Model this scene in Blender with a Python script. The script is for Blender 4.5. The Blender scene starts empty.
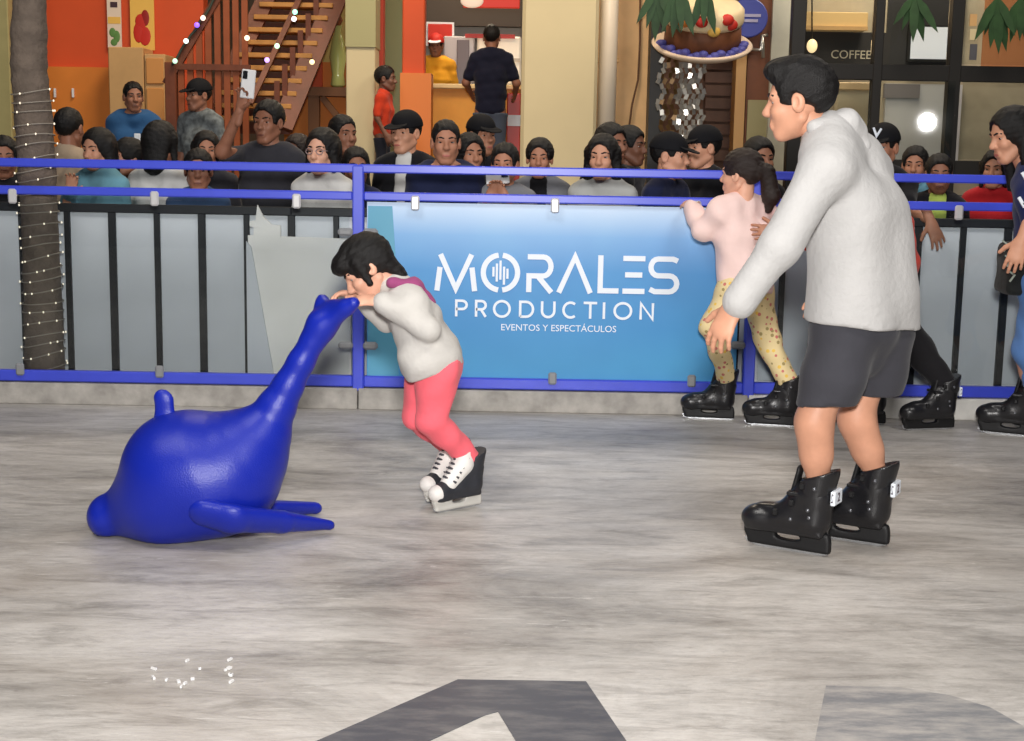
import bpy, math, random
import numpy as np
from mathutils import Vector, Matrix

random.seed(7)
SC = bpy.context.scene
COL = SC.collection

# ------------------------------------------------------------------ camera
FPX, CX, CY = 1400.0, 512.0, 370.5
CAM_H = 1.30
PITCH = math.atan(219.5 / FPX)
ROLL = math.radians(1.0)
CP, SP = math.cos(PITCH), math.sin(PITCH)
_U0 = np.array([0, SP, CP]); _X0 = np.array([1.0, 0, 0])
FWD = np.array([0, CP, -SP])
RIGHT = _X0 * math.cos(ROLL) + _U0 * math.sin(ROLL)
UP = _U0 * math.cos(ROLL) - _X0 * math.sin(ROLL)
CAMPOS = np.array([0, 0, CAM_H])
cam_d = bpy.data.cameras.new('camera'); cam = bpy.data.objects.new('camera', cam_d); COL.objects.link(cam)
cam_d.sensor_width = 36.0; cam_d.lens = FPX / 1024 * 36.0; cam_d.clip_end = 200
_m = Matrix.Identity(4)
for _i in range(3):
    _m[_i][0] = RIGHT[_i]; _m[_i][1] = UP[_i]; _m[_i][2] = -FWD[_i]; _m[_i][3] = CAMPOS[_i]
cam.matrix_world = _m
SC.camera = cam

# ------------------------------------------------------------------ light
SC.view_settings.view_transform = 'Standard'; SC.view_settings.look = 'None'
SC.view_settings.gamma = 1; SC.view_settings.use_curve_mapping = False
SC.view_settings.exposure = -0.08
W = bpy.data.worlds.new('night'); SC.world = W; W.use_nodes = True
W.node_tree.nodes['Background'].inputs[0].default_value = (0.55, 0.52, 0.55, 1)
W.node_tree.nodes['Background'].inputs[1].default_value = 0.10

def area_light(name, loc, target, size, energy, color=(1, 1, 1), shape='DISK', size_y=None):
    l = bpy.data.lights.new(name, 'AREA'); l.shape = shape; l.size = size
    if size_y: l.size_y = size_y
    l.energy = energy; l.color = color
    o = bpy.data.objects.new(name, l); COL.objects.link(o); o.location = loc
    d = Vector(target) - Vector(loc)
    o.rotation_euler = d.to_track_quat('-Z', 'Y').to_euler()
    return o
area_light('camera_flash', (0.02, -0.05, CAM_H + 0.42), (0.0, 6.0, 1.7), 0.30, 150, (1.0, 0.97, 0.94)).data.spread = math.radians(125)
area_light('rink_floodlight_a', (-3.0, 2.0, 7.0), (-0.5, 4.5, 0), 2.2, 200, (1.0, 0.96, 0.91))
area_light('rink_floodlight_b', (3.2, 1.5, 7.0), (0.8, 4.5, 0), 2.2, 200, (1.0, 0.96, 0.91))
area_light('plaza_lamp', (-1.0, 10.2, 6.2), (-1.0, 12.5, 1.0), 2.0, 230, (1.0, 0.84, 0.64))
area_light('plaza_lamp_b', (3.5, 10.2, 6.2), (3.5, 12.5, 1.2), 2.0, 170, (1.0, 0.88, 0.74))

# ------------------------------------------------------------------ helpers
def V3(*a): return np.array(a, float)
def nrm(v): v = np.asarray(v, float); return v / max(1e-9, np.linalg.norm(v))
def ray(u, v): return FWD + RIGHT * ((u - CX) / FPX) + UP * ((CY - v) / FPX)
def at(u, v, Y):
    r = ray(u, v); return CAMPOS + r * (Y / r[1])
def gp(u, v, z=0.0):
    r = ray(u, v); return CAMPOS + r * ((z - CAM_H) / r[2])
def lin(c):
    c = c / 255.0
    return c / 12.92 if c <= 0.04045 else ((c + 0.055) / 1.055) ** 2.4
def rgb(r, g, b): return (lin(r), lin(g), lin(b), 1.0)

MATS = {}
def mat(name, col, rough=0.6, spec=0.4, metal=0.0, bump=0.0, bscale=60.0, var=0.0, vscale=8.0, emit=0.0, coat=0.0, sheen=0.0):
    if name in MATS: return MATS[name]
    m = bpy.data.materials.new(name); m.use_nodes = True
    nt = m.node_tree; b = nt.nodes['Principled BSDF']
    b.inputs['Base Color'].default_value = col
    b.inputs['Roughness'].default_value = rough
    b.inputs['Specular IOR Level'].default_value = spec
    b.inputs['Metallic'].default_value = metal
    b.inputs['Coat Weight'].default_value = coat
    b.inputs['Sheen Weight'].default_value = sheen
    if emit:
        b.inputs['Emission Color'].default_value = col; b.inputs['Emission Strength'].default_value = emit
    if bump or var:
        tc = nt.nodes.new('ShaderNodeTexCoord')
    if var:
        n = nt.nodes.new('ShaderNodeTexNoise'); n.inputs['Scale'].default_value = vscale; n.inputs['Detail'].default_value = 4
        nt.links.new(tc.outputs['Object'], n.inputs['Vector'])
        mr = nt.nodes.new('ShaderNodeMapRange'); mr.inputs[1].default_value = 0.3; mr.inputs[2].default_value = 0.7
        mr.inputs[3].default_value = 1 - var; mr.inputs[4].default_value = 1 + var
        nt.links.new(n.outputs['Fac'], mr.inputs[0])
        h = nt.nodes.new('ShaderNodeHueSaturation'); h.inputs['Color'].default_value = col
        nt.links.new(mr.outputs[0], h.inputs['Value']); nt.links.new(h.outputs[0], b.inputs['Base Color'])
    if bump:
        n2 = nt.nodes.new('ShaderNodeTexNoise'); n2.inputs['Scale'].default_value = bscale; n2.inputs['Detail'].default_value = 3
        nt.links.new(tc.outputs['Object'], n2.inputs['Vector'])
        bp = nt.nodes.new('ShaderNodeBump'); bp.inputs['Strength'].default_value = bump; bp.inputs['Distance'].default_value = 0.01
        nt.links.new(n2.outputs['Fac'], bp.inputs['Height']); nt.links.new(bp.outputs[0], b.inputs['Normal'])
    MATS[name] = m
    return m

def glass_mat(name, tint=(1, 1, 1, 1), base=0.04, rough=0.02):
    if name in MATS: return MATS[name]
    m = bpy.data.materials.new(name); m.use_nodes = True; nt = m.node_tree
    for n in list(nt.nodes): nt.nodes.remove(n)
    out = nt.nodes.new('ShaderNodeOutputMaterial'); tr = nt.nodes.new('ShaderNodeBsdfTransparent'); gl = nt.nodes.new('ShaderNodeBsdfGlossy')
    tr.inputs[0].default_value = tint; gl.inputs['Roughness'].default_value = rough
    mx = nt.nodes.new('ShaderNodeMixShader'); fr = nt.nodes.new('ShaderNodeFresnel'); fr.inputs[0].default_value = 1.45
    nt.links.new(fr.outputs[0], mx.inputs[0]); nt.links.new(tr.outputs[0], mx.inputs[1]); nt.links.new(gl.outputs[0], mx.inputs[2])
    nt.links.new(mx.outputs[0], out.inputs[0])
    MATS[name] = m
    return m

ORG = {}
def props(o, label=None, cat=None, group=None, kind=None):
    if label: o['label'] = label
    if cat: o['category'] = cat
    if group: o['group'] = group
    if kind: o['kind'] = kind
    return o
def thing(name, loc, label, cat, group=None, kind=None):
    o = bpy.data.objects.new(name, None); COL.objects.link(o); o.location = tuple(map(float, loc)); o.empty_display_size = 0.05
    ORG[o.name] = np.array(loc, float)
    return props(o, label, cat, group, kind)
def mk(name, geo, mats, parent=None, smooth=True, loc=None):
    """geo: list of (V, faces, mat_index); V in world coordinates."""
    if not isinstance(mats, (list, tuple)): mats = [mats]
    org = ORG[parent.name] if parent is not None else (np.array(loc, float) if loc is not None else np.zeros(3))
    Vs, starts, loops, counts, mi = [], 0, [], [], []
    off = 0
    for V, F, k in geo:
        V = np.asarray(V, float); Vs.append(V - org)
        if isinstance(F, np.ndarray):
            loops.append((F + off).ravel()); counts.append(np.full(len(F), F.shape[1])); n = len(F)
        else:
            loops.append(np.array([i + off for f in F for i in f], int)); counts.append(np.array([len(f) for f in F], int)); n = len(F)
        mi.append(np.full(n, k) if np.isscalar(k) else np.asarray(k))
        off += len(V)
    Vs = np.concatenate(Vs); loops = np.concatenate(loops); counts = np.concatenate(counts); mi = np.concatenate(mi)
    me = bpy.data.meshes.new(name)
    me.vertices.add(len(Vs)); me.vertices.foreach_set('co', Vs.astype(np.float32).ravel())
    me.loops.add(len(loops)); me.loops.foreach_set('vertex_index', loops.astype(np.int32))
    me.polygons.add(len(counts)); st = np.concatenate([[0], np.cumsum(counts)[:-1]])
    me.polygons.foreach_set('loop_start', st.astype(np.int32))
    me.polygons.foreach_set('loop_total', counts.astype(np.int32))
    for m in mats: me.materials.append(m)
    me.polygons.foreach_set('material_index', mi.astype(np.int32))
    me.polygons.foreach_set('use_smooth', np.full(len(counts), bool(smooth)))
    me.update(calc_edges=True); me.validate()
    o = bpy.data.objects.new(name, me); COL.objects.link(o)
    if parent is not None:
        o.parent = parent; ORG[o.name] = org
    else:
        o.location = tuple(org); ORG[o.name] = org
    return o

# ---- plain geometry (each returns (V, F))
def g_box(c, s, R=None, b=0.0):
    c = np.asarray(c, float); h = np.asarray(s, float) / 2
    if b <= 0:
        V = np.array([[x, y, z] for x in (-1, 1) for y in (-1, 1) for z in (-1, 1)], float) * h
        F = [(0, 1, 3, 2), (4, 6, 7, 5), (0, 4, 5, 1), (2, 3, 7, 6), (0, 2, 6, 4), (1, 5, 7, 3)]
    else:
        b = min(b, *(h * 0.9))
        V = []; idx = {}
        for sx in (-1, 1):
            for sy in (-1, 1):
                for sz in (-1, 1):
                    for a in range(3):
                        d = np.array([h[0] - b, h[1] - b, h[2] - b]); d[a] = h[a]
                        idx[(sx, sy, sz, a)] = len(V); V.append(d * (sx, sy, sz))
        V = np.array(V); F = []
        for a in range(3):
            p, q = (a + 1) % 3, (a + 2) % 3
            for s_ in (-1, 1):
                f = []
                for (sp, sq) in ((-1, -1), (1, -1), (1, 1), (-1, 1)):
                    k = [0, 0, 0]; k[a] = s_; k[p] = sp; k[q] = sq; f.append(idx[(*k, a)])
                F.append(tuple(f if s_ > 0 else f[::-1]))
        for a in range(3):      # edges parallel to a
            p, q = (a + 1) % 3, (a + 2) % 3
            for sp in (-1, 1):
                for sq in (-1, 1):
                    k0 = [0, 0, 0]; k1 = [0, 0, 0]
                    k0[a] = -1; k1[a] = 1
                    for k in (k0, k1): k[p] = sp; k[q] = sq
                    f = [idx[(*k0, p)], idx[(*k1, p)], idx[(*k1, q)], idx[(*k0, q)]]
                    n = np.cross(V[f[1]] - V[f[0]], V[f[2]] - V[f[0]]); o = V[f].mean(0)
                    F.append(tuple(f if n @ o > 0 else f[::-1]))
        for sx in (-1, 1):
            for sy in (-1, 1):
                for sz in (-1, 1):
                    f = [idx[(sx, sy, sz, a)] for a in range(3)]
                    n = np.cross(V[f[1]] - V[f[0]], V[f[2]] - V[f[0]]); o = V[f].mean(0)
                    F.append(tuple(f if n @ o > 0 else f[::-1]))
    if R is not None: V = V @ np.asarray(R).T
    return V + c, F
def g_prism(poly, y0, y1, axis='y'):
    """poly: (x,z) points (counter-clockwise seen from -y); extruded y0..y1."""
    n = len(poly)
    V = [(p[0], y0, p[1]) for p in poly] + [(p[0], y1, p[1]) for p in poly]
    F = [tuple(range(n)), tuple(range(2 * n - 1, n - 1, -1))] + [((i + 1) % n, i, n + i, n + (i + 1) % n) for i in range(n)]
    a = sum(poly[i][0] * poly[(i + 1) % n][1] - poly[(i + 1) % n][0] * poly[i][1] for i in range(n))
    if a < 0: F = [f[::-1] for f in F]
    V = np.array(V, float)
    if axis == 'z': V = V[:, [0, 2, 1]]; F = [f[::-1] for f in F]
    return V, F
def frame_of(d):
    d = nrm(d); t = np.array([0, 0, 1.0]) if abs(d[2]) < 0.9 else np.array([1.0, 0, 0])
    a = nrm(np.cross(t, d)); return a, np.cross(d, a), d
def g_tube(pts, r, n=10, caps=True):
    pts = [np.asarray(p, float) for p in pts]; m = len(pts)
    rs = [r] * m if np.isscalar(r) else list(r)
    V, F = [], []
    a0 = None
    for i in range(m):
        d = nrm(pts[min(i + 1, m - 1)] - pts[max(i - 1, 0)])
        if a0 is None: a, b, _ = frame_of(d)
        else: a = nrm(a0 - d * (a0 @ d)); b = np.cross(d, a)
        a0 = a
        for k in range(n):
            t = 2 * math.pi * k / n
            V.append(pts[i] + (a * math.cos(t) + b * math.sin(t)) * rs[i])
    for i in range(m - 1):
        for k in range(n):
            F.append((i * n + k, i * n + (k + 1) % n, (i + 1) * n + (k + 1) % n, (i + 1) * n + k))
    if caps: F += [tuple(range(n - 1, -1, -1)), tuple((m - 1) * n + k for k in range(n))]
    return np.array(V), F
def g_ell(c, r, R=None, nu=14, nv=9):
    V = [(0, 0, 1)]; F = []
    for j in range(1, nv):
        t = math.pi * j / nv
        for i in range(nu):
            p = 2 * math.pi * i / nu; V.append((math.sin(t) * math.cos(p), math.sin(t) * math.sin(p), math.cos(t)))
    V.append((0, 0, -1)); e = len(V) - 1
    for i in range(nu): F.append((0, 1 + i, 1 + (i + 1) % nu)); F.append((e, 1 + (nv - 2) * nu + (i + 1) % nu, 1 + (nv - 2) * nu + i))
    for j in range(nv - 2):
        for i in range(nu):
            a = 1 + j * nu + i; b = 1 + j * nu + (i + 1) % nu; F.append((a, a + nu, b + nu, b))
    V = np.array(V) * np.asarray(r, float)
    if R is not None: V = V @ np.asarray(R).T
    return V + np.asarray(c, float), F
def g_lathe(prof, c, n=28):
    """prof: (radius, z) from bottom to top, closed with caps."""
    V, F = [], []; m = len(prof)
    for (r, z) in prof:
        for k in range(n):
            t = 2 * math.pi * k / n; V.append((r * math.cos(t), r * math.sin(t), z))
    for i in range(m - 1):
        for k in range(n): F.append((i * n + k, i * n + (k + 1) % n, (i + 1) * n + (k + 1) % n, (i + 1) * n + k))
    F += [tuple(range(n - 1, -1, -1)), tuple((m - 1) * n + k for k in range(n))]
    return np.array(V) + np.asarray(c, float), F
def J3(*gs): return [(g[0], g[1], 0) for g in gs]

# ---- implicit surfaces -> one continuous mesh (naive surface nets)
class Sdf:
    def __init__(s): s.ops = []
    def cone(s, a, b, ra, rb, k=0.02, flat=None, q=1.0, op='u'):
        s.ops.append(('c', np.asarray(a, float), np.asarray(b, float), ra, rb, k, None if flat is None else nrm(flat), q, op)); return s
    def ell(s, c, r, R=None, k=0.02, op='u'):
        s.ops.append(('e', np.asarray(c, float), np.asarray(r, float) * np.ones(3), None if R is None else np.asarray(R, float), k, op)); return s
    def box(s, c, half, R=None, rd=0.005, k=0.005, op='u'):
        s.ops.append(('b', np.asarray(c, float), np.asarray(half, float), None if R is None else np.asarray(R, float), rd, k, op)); return s
    def cut(s, p, n): s.ops.append(('p', np.asarray(p, float), nrm(n))); return s
    def wrinkle(s, amp, fr, seed=0): s.ops.append(('w', amp, fr, seed)); return s
    def _bb(s, o):
        if o[0] == 'c':
            r = max(o[3], o[4]); return np.minimum(o[1], o[2]) - r, np.maximum(o[1], o[2]) + r
        if o[0] == 'e':
            r = np.full(3, o[2].max()) if o[3] is not None else o[2]; return o[1] - r, o[1] + r
        r = np.full(3, np.linalg.norm(o[2])) if o[3] is not None else o[2]; return o[1] - r, o[1] + r
    def mesh(s, h):
        lo, hi = np.full(3, 1e9), np.full(3, -1e9)
        for o in s.ops:
            if o[0] in 'ceb' and o[-1] == 'u':
                a, b = s._bb(o); lo = np.minimum(lo, a); hi = np.maximum(hi, b)
        lo -= 3 * h + 0.015; hi += 3 * h + 0.015
        n = np.ceil((hi - lo) / h).astype(int) + 1
        D = np.full(n, 1.0, np.float32)
        ax = [(lo[i] + h * np.arange(n[i])).astype(np.float32) for i in range(3)]
        for o in s.ops:
            if o[0] == 'p':
                d = ((ax[0] - o[1][0]) * o[2][0])[:, None, None] + ((ax[1] - o[1][1]) * o[2][1])[None, :, None] + ((ax[2] - o[1][2]) * o[2][2])[None, None, :]
                D = np.maximum(D, d.astype(np.float32)); continue
            if o[0] == 'w':
                rs = np.random.RandomState(o[3])
                acc = 0
                for _ in range(4):
                    w = rs.randn(3); w = w / np.linalg.norm(w) * o[2] * rs.uniform(0.6, 1.4); ph = rs.uniform(0, 6.28)
                    acc = acc + np.sin((ax[0] * w[0])[:, None, None] + (ax[1] * w[1])[None, :, None] + (ax[2] * w[2])[None, None, :] + ph)
                D = D + (o[1] * 0.5) * acc.astype(np.float32); continue
            a, b = s._bb(o); k = o[5] if o[0] in 'cb' else o[4]
            m = k + 3 * h + 0.004
            i0 = np.clip(((a - m - lo) / h).astype(int), 0, n - 1); i1 = np.clip(((b + m - lo) / h).astype(int) + 2, 1, n)
            if (i1 <= i0).any(): continue
            x = ax[0][i0[0]:i1[0]][:, None, None]; y = ax[1][i0[1]:i1[1]][None, :, None]; z = ax[2][i0[2]:i1[2]][None, None, :]
            if o[0] == 'c':
                A, B = o[1], o[2]; ba = B - A; L2 = max(1e-9, ba @ ba)
                px, py, pz = x - A[0], y - A[1], z - A[2]
                t = np.clip((px * ba[0] + py * ba[1] + pz * ba[2]) / L2, 0, 1)
                vx, vy, vz = px - t * ba[0], py - t * ba[1], pz - t * ba[2]
                if o[6] is not None:
                    f = o[6]; dt = (vx * f[0] + vy * f[1] + vz * f[2]) * (1 / o[7] - 1)
                    vx = vx + dt * f[0]; vy = vy + dt * f[1]; vz = vz + dt * f[2]
                d = np.sqrt(vx * vx + vy * vy + vz * vz) - (o[3] + t * (o[4] - o[3]))
                if o[6] is not None: d = d * min(1.0, (1 + o[7]) / 2)
            else:
                px, py, pz = x - o[1][0], y - o[1][1], z - o[1][2]
                if o[3] is not None:
                    R = o[3]
                    px, py, pz = (px * R[0, 0] + py * R[1, 0] + pz * R[2, 0], px * R[0, 1] + py * R[1, 1] + pz * R[2, 1], px * R[0, 2] + py * R[1, 2] + pz * R[2, 2])
                if o[0] == 'e':
                    r = o[2]
                    k0 = np.sqrt((px / r[0]) ** 2 + (py / r[1]) ** 2 + (pz / r[2]) ** 2)
                    k1 = np.sqrt((px / r[0] ** 2) ** 2 + (py / r[1] ** 2) ** 2 + (pz / r[2] ** 2) ** 2)
                    d = k0 * (k0 - 1) / np.maximum(k1, 1e-6)
                else:
                    hh = o[2] - o[4]
                    qx, qy, qz = np.abs(px) - hh[0], np.abs(py) - hh[1], np.abs(pz) - hh[2]
                    d = np.sqrt(np.maximum(qx, 0) ** 2 + np.maximum(qy, 0) ** 2 + np.maximum(qz, 0) ** 2) + np.minimum(np.maximum(qx, np.maximum(qy, qz)), 0) - o[4]
            sl = (slice(i0[0], i1[0]), slice(i0[1], i1[1]), slice(i0[2], i1[2]))
            E = D[sl]; k = max(k, 1e-5)
            if o[-1] == 'u':
                hh = np.clip(0.5 + 0.5 * (E - d) / k, 0, 1); D[sl] = E * (1 - hh) + d * hh - k * hh * (1 - hh)
            else:
                d = -d
                hh = np.clip(0.5 - 0.5 * (E - d) / k, 0, 1); D[sl] = E * (1 - hh) + d * hh + k * hh * (1 - hh)
        return surfnet(D, lo, h)

_CO = np.array([[i, j, k] for i in (0, 1) for j in (0, 1) for k in (0, 1)])
_ED = [(a, b) for a in range(8) for b in range(a + 1, 8) if np.abs(_CO[a] - _CO[b]).sum() == 1]
def surfnet(D, lo, h):
    I = D < 0; n = D.shape
    c = np.zeros(np.array(n) - 1, np.int8)
    for d in _CO: c += I[d[0]:n[0] - 1 + d[0], d[1]:n[1] - 1 + d[1], d[2]:n[2] - 1 + d[2]]
    act = (c > 0) & (c < 8); ix = np.argwhere(act); ids = np.full(act.shape, -1, np.int64); ids[act] = np.arange(len(ix))
    val = np.stack([D[ix[:, 0] + d[0], ix[:, 1] + d[1], ix[:, 2] + d[2]] for d in _CO], 1)
    P = np.zeros((len(ix), 3)); cnt = np.zeros(len(ix))
    for a, b in _ED:
        m = (val[:, a] < 0) != (val[:, b] < 0)
        t = np.where(m, val[:, a] / np.where(m, val[:, a] - val[:, b], 1), 0)
        P += np.where(m[:, None], _CO[a] + t[:, None] * (_CO[b] - _CO[a]), 0); cnt += m
    V = lo + h * (ix + P / cnt[:, None])
    Fs = []
    for a in range(3):
        p, q = (a + 1) % 3, (a + 2) % 3
        s0 = [slice(1, -1)] * 3; s1 = [slice(1, -1)] * 3
        s0[a] = slice(0, -1); s1[a] = slice(1, None)
        A, B = I[tuple(s0)], I[tuple(s1)]
        e = np.argwhere(A != B)
        if not len(e): continue
        ins = A[tuple(e.T)]
        g = e.copy(); g[:, p] += 1; g[:, q] += 1
        def cell(dp, dq):
            k = g.copy(); k[:, p] += dp; k[:, q] += dq; return ids[k[:, 0], k[:, 1], k[:, 2]]
        Q = np.stack([cell(-1, -1), cell(0, -1), cell(0, 0), cell(-1, 0)], 1)
        Q[~ins] = Q[~ins][:, ::-1]
        Fs.append(Q)
    F = np.concatenate(Fs); F = F[(F >= 0).all(1)]
    return V, F

def frame(f, u):
    f = nrm(f); x = nrm(np.cross(f, u)); z = np.cross(x, f)
    return np.stack([x, f, z], 1)          # columns right, forward, up
def tf(VF, M, o, s=1.0, mirror=False):
    V, F = VF; V = np.array(V)
    if mirror: V[:, 0] *= -1; F = F[:, ::-1] if isinstance(F, np.ndarray) else [f[::-1] for f in F]
    return (V * s) @ M.T + np.asarray(o, float), F

# ------------------------------------------------------------------ figures: canonical pieces
CACHE = {}
def head_geo(h=0.005, female=False):
    key = ('head', h, female)
    if key not in CACHE:
        S = Sdf(); j = 0.9 if female else 1.0
        S.ell((0, -.012, .035), (.074, .096, .085)).ell((0, .025, -.04), (.057 * j, .068, .074), k=.03)
        S.ell((0, .060, -.098), (.026 * j, .022, .017), k=.025)
        for x in (-1, 1):
            S.cone((x * .054 * j, -.01, -.05), (x * .02, .058, -.097), .017, .016, k=.025)
            S.ell((x * .036, .060, -.024), (.022, .024, .022), k=.02)
            S.ell((x * .031, .092, .006), (.017, .0165, .013), k=.010, op='s')
            S.ell((x * .0105, .098, -.030), (.0085, .010, .008), k=.008)
            S.ell((x * .077, -.006, -.002), (.011, .022, .032), k=.008)
            S.ell((x * .084, .002, 0), (.006, .011, .018), k=.006, op='s')
        S.cone((-.036, .074, .024), (.036, .074, .024), .012, .012, k=.02)
        S.cone((0, .084, .012), (0, .106, -.026), .008, .0125, k=.014)
        S.cone((-.018, .086, -.061), (.018, .086, -.061), .007, .007, k=.01).cone((-.014, .085, -.073), (.014, .085, -.073), .008, .008, k=.01)
        CACHE[key] = S.mesh(h)
    return CACHE[key]
def eye_geo(s):
    V, F = g_ell((0, 0, 0), (1, 1, 1), nu=12, nv=10)
    V = V[:, [0, 2, 1]] * (-1, 1, 1); V = V * (.0138, .0100, .0082) + (s * .031, .0712, .006)
    cy = np.array([V[list(f)][:, 1].mean() for f in F]); cr = np.array([abs(V[list(f)][:, 0].mean() - s * .031) for f in F])
    mi = np.where((cy > .0732) & (cr < .0072), 1, 0)
    return V, F, mi
def brow_geo(s): return g_tube([(s * .012, .0915, .0255), (s * .030, .0875, .031), (s * .051, .0725, .026)], [.0035, .0050, .0032], 6)
def lip_geo(): return g_ell((0, .0905, -.067), (.023, .0062, .0085), nu=12, nv=6)

def hair_geo(style, h=0.006):
    key = (style, h)
    if key in CACHE: return CACHE[key]
    S = Sdf()
    if style in ('short', 'crew', 'quiff'):
        t = .006 if style == 'crew' else .013
        S.ell((0, -.014, .040), (.075 + t, .098 + t, .087 + t))
        if style == 'quiff':
            S.ell((0, .066, .098), (.056, .034, .026), k=.03).ell((0, .02, .112), (.066, .07, .026), k=.03).ell((.02, .078, .096), (.03, .016, .016), k=.02).ell((0, .128, .050), (.08, .042, .040), k=.015, op='s')
        S.ell((0, .105, .004), (.086, .074, .074), k=.012, op='s')
        S.box((0, .02, -.055), (.12, .07, .045), rd=.02, k=.02, op='s')
        for x in (-1, 1): S.ell((x * .085, .0, -.012), (.02, .03, .042), k=.01, op='s')
        S.cut((0, -.05, -.055), (0, .25, -1))
        S.wrinkle(.0016, 240, 3)
    elif style in ('long', 'bob', 'tied', 'pony', 'fringe'):
        S.ell((0, -.014, .040), (.090, .112, .100))
        S.ell((0, .108, -.005), (.068, .080, .086), k=.015, op='s')
        if style == 'fringe': S.ell((0, .07, .07), (.07, .045, .04), k=.03)
        if style in ('tied', 'pony'):
            S.box((0, .03, -.06), (.13, .075, .055), rd=.02, k=.02, op='s'); S.cut((0, 0, -.075), (0, .2, -1))
        if style == 'long':
            S.cone((0, -.07, 0), (0, -.10, -.26), .085, .06, k=.03, flat=(0, 1, 0), q=.6)
            for x in (-1, 1): S.cone((x * .075, -.01, .03), (x * .085, .0, -.24), .030, .024, k=.03)
        if style == 'bob':
            S.cone((0, -.06, 0), (0, -.075, -.10), .088, .075, k=.03, flat=(0, 1, 0), q=.6)
            for x in (-1, 1): S.cone((x * .076, -.0, .03), (x * .078, .01, -.10), .024, .016, k=.03)
        if style == 'fringe':
            S.cone((0, -.06, 0), (0, -.085, -.085), .078, .045, k=.03, flat=(0, 1, 0), q=.6)
            S.cone((-.078, .02, .05), (-.08, .03, -.05), .022, .012, k=.02)
        if style == 'tied': S.ell((0, -.125, .05), (.045, .04, .045), k=.02)
        if style == 'pony':
            S.ell((.0, -.125, .03), (.03, .03, .03), k=.02)
            S.cone((0, -.145, .02), (.01, -.165, -.10), .040, .046, k=.02).cone((.01, -.165, -.10), (.01, -.155, -.17), .046, .02, k=.02)
        S.wrinkle(.0014, 220, 5)
    CACHE[key] = S.mesh(h)
    return CACHE[key]
def cap_geo(part, h=0.006):
    key = ('cap', part, h)
    if key in CACHE: return CACHE[key]
    S = Sdf()
    if part == 'crown': S.ell((0, -.012, .045), (.089, .112, .098)); S.cut((0, 0, .038), (0, -.12, -1))
    elif part == 'brim':
        S.ell((0, .105, .040), (.072, .068, .05)); S.cut((0, .10, .050), (0, .38, 1)); S.cut((0, .10, .042), (0, -.38, -1)); S.cut((0, .07, 0), (0, -1, 0))
    CACHE[key] = S.mesh(h)
    return CACHE[key]

def hand_geo(curl=0.35, spread=0.10, thumb=0.3, h=0.0042):
    key = ('hand', round(curl, 2), round(spread, 2), round(thumb, 2), h)
    if key in CACHE: return CACHE[key]
    S = Sdf()
    S.cone((0, -.075, 0), (0, .015, 0), .027, .027, flat=(0, 0, 1), q=.75, k=.015)
    S.cone((.004, .028, 0), (.002, .072, 0), .035, .038, flat=(0, 0, 1), q=.42, k=.015)
    for i, (x, L) in enumerate(((.029, .070), (.010, .080), (-.010, .074), (-.029, .058))):
        a = spread * (1.5 - i); p = np.array([x, .080 - .004 * abs(i - 1), 0.0]); ang = -curl * .5
        r = .0090 if i < 3 else .0078
        for j, fr in enumerate((.46, .31, .23)):
            d = np.array([math.sin(a) * math.cos(ang), math.cos(a) * math.cos(ang), math.sin(ang)]); q = p + d * L * fr
            S.cone(p, q, r, r * .93, k=.003 if j else .006); p = q; r *= .93; ang -= curl * (1.1 if j == 0 else .8)
    p = np.array([.026, .022, -.008]); d = nrm((.75, .62, -.25)); q = p + d * .042; S.cone(p, q, .0135, .0115, k=.008)
    d2 = nrm(d * (1 - thumb) + np.array([.1, .9, -.35]) * thumb); S.cone(q, q + d2 * .034, .0112, .009, k=.003)
    CACHE[key] = S.mesh(h)
    return CACHE[key]

# ------------------------------------------------------------------ figures: assembly
def lerp(a, b, t): return np.asarray(a) * (1 - t) + np.asarray(b) * t
class Pose:
    """joints in world coordinates: P C N H SL SR EL ER WL WR HL HR KL KR AL AR; hf hu head frame; g girth scale; hs head scale."""
    pass
def torso(S, p, inf, k=.05, hipw=1.0, chest=1.0):
    lat = nrm(p.SL - p.SR); g = p.g
    for s in (-1, 1):
        mid = lerp(p.P, p.C, .5)
        S.cone(p.P + lat * s * .055 * g, mid + lat * s * .055 * g, .100 * g * hipw + inf, .092 * g + inf, k=k)
        S.cone(mid + lat * s * .055 * g, p.C + lat * s * .070 * g, .092 * g + inf, .100 * g * chest + inf, k=k)
        sh = p.SL if s > 0 else p.SR
        S.cone(p.C + lat * s * .07 * g, lerp(p.N, sh, .55), .098 * g * chest + inf, .058 * g + inf, k=k)
        S.cone(lerp(p.N, sh, .25), sh, .052 * g + inf, .056 * g + inf, k=k)
def arms(S, p, inf, cuff=0.0, upto=1.0, k=.03, ru=1.0):
    g = p.g
    for a, b, c in ((p.SL, p.EL, p.WL), (p.SR, p.ER, p.WR)):
        if upto <= .5:
            S.cone(a, lerp(a, b, upto * 2), .054 * g * ru + inf, .05 * g * ru + inf, k=k); continue
        S.cone(a, b, .053 * g * ru + inf, .043 * g * ru + inf, k=k)
        S.cone(b, lerp(b, c, (upto - .5) * 2), .043 * g * ru + inf, .031 * g * ru + inf + cuff, k=k)
def legs(S, p, inf, upto=1.0, flare=0.0, k=.04):
    g = p.g
    for a, b, c in ((p.HL, p.KL, p.AL), (p.HR, p.KR, p.AR)):
        S.cone(a, b, .086 * g + inf, .060 * g + inf + flare * .5, k=k)
        if upto > .5:
            e = lerp(b, c, (upto - .5) * 2)
            S.cone(b, e, .058 * g + inf + flare * .5, .042 * g + inf + flare, k=k)
            if inf < .008: S.cone(lerp(b, c, .15), lerp(b, c, .5), .054 * g + inf, .055 * g + inf, k=k)

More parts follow.
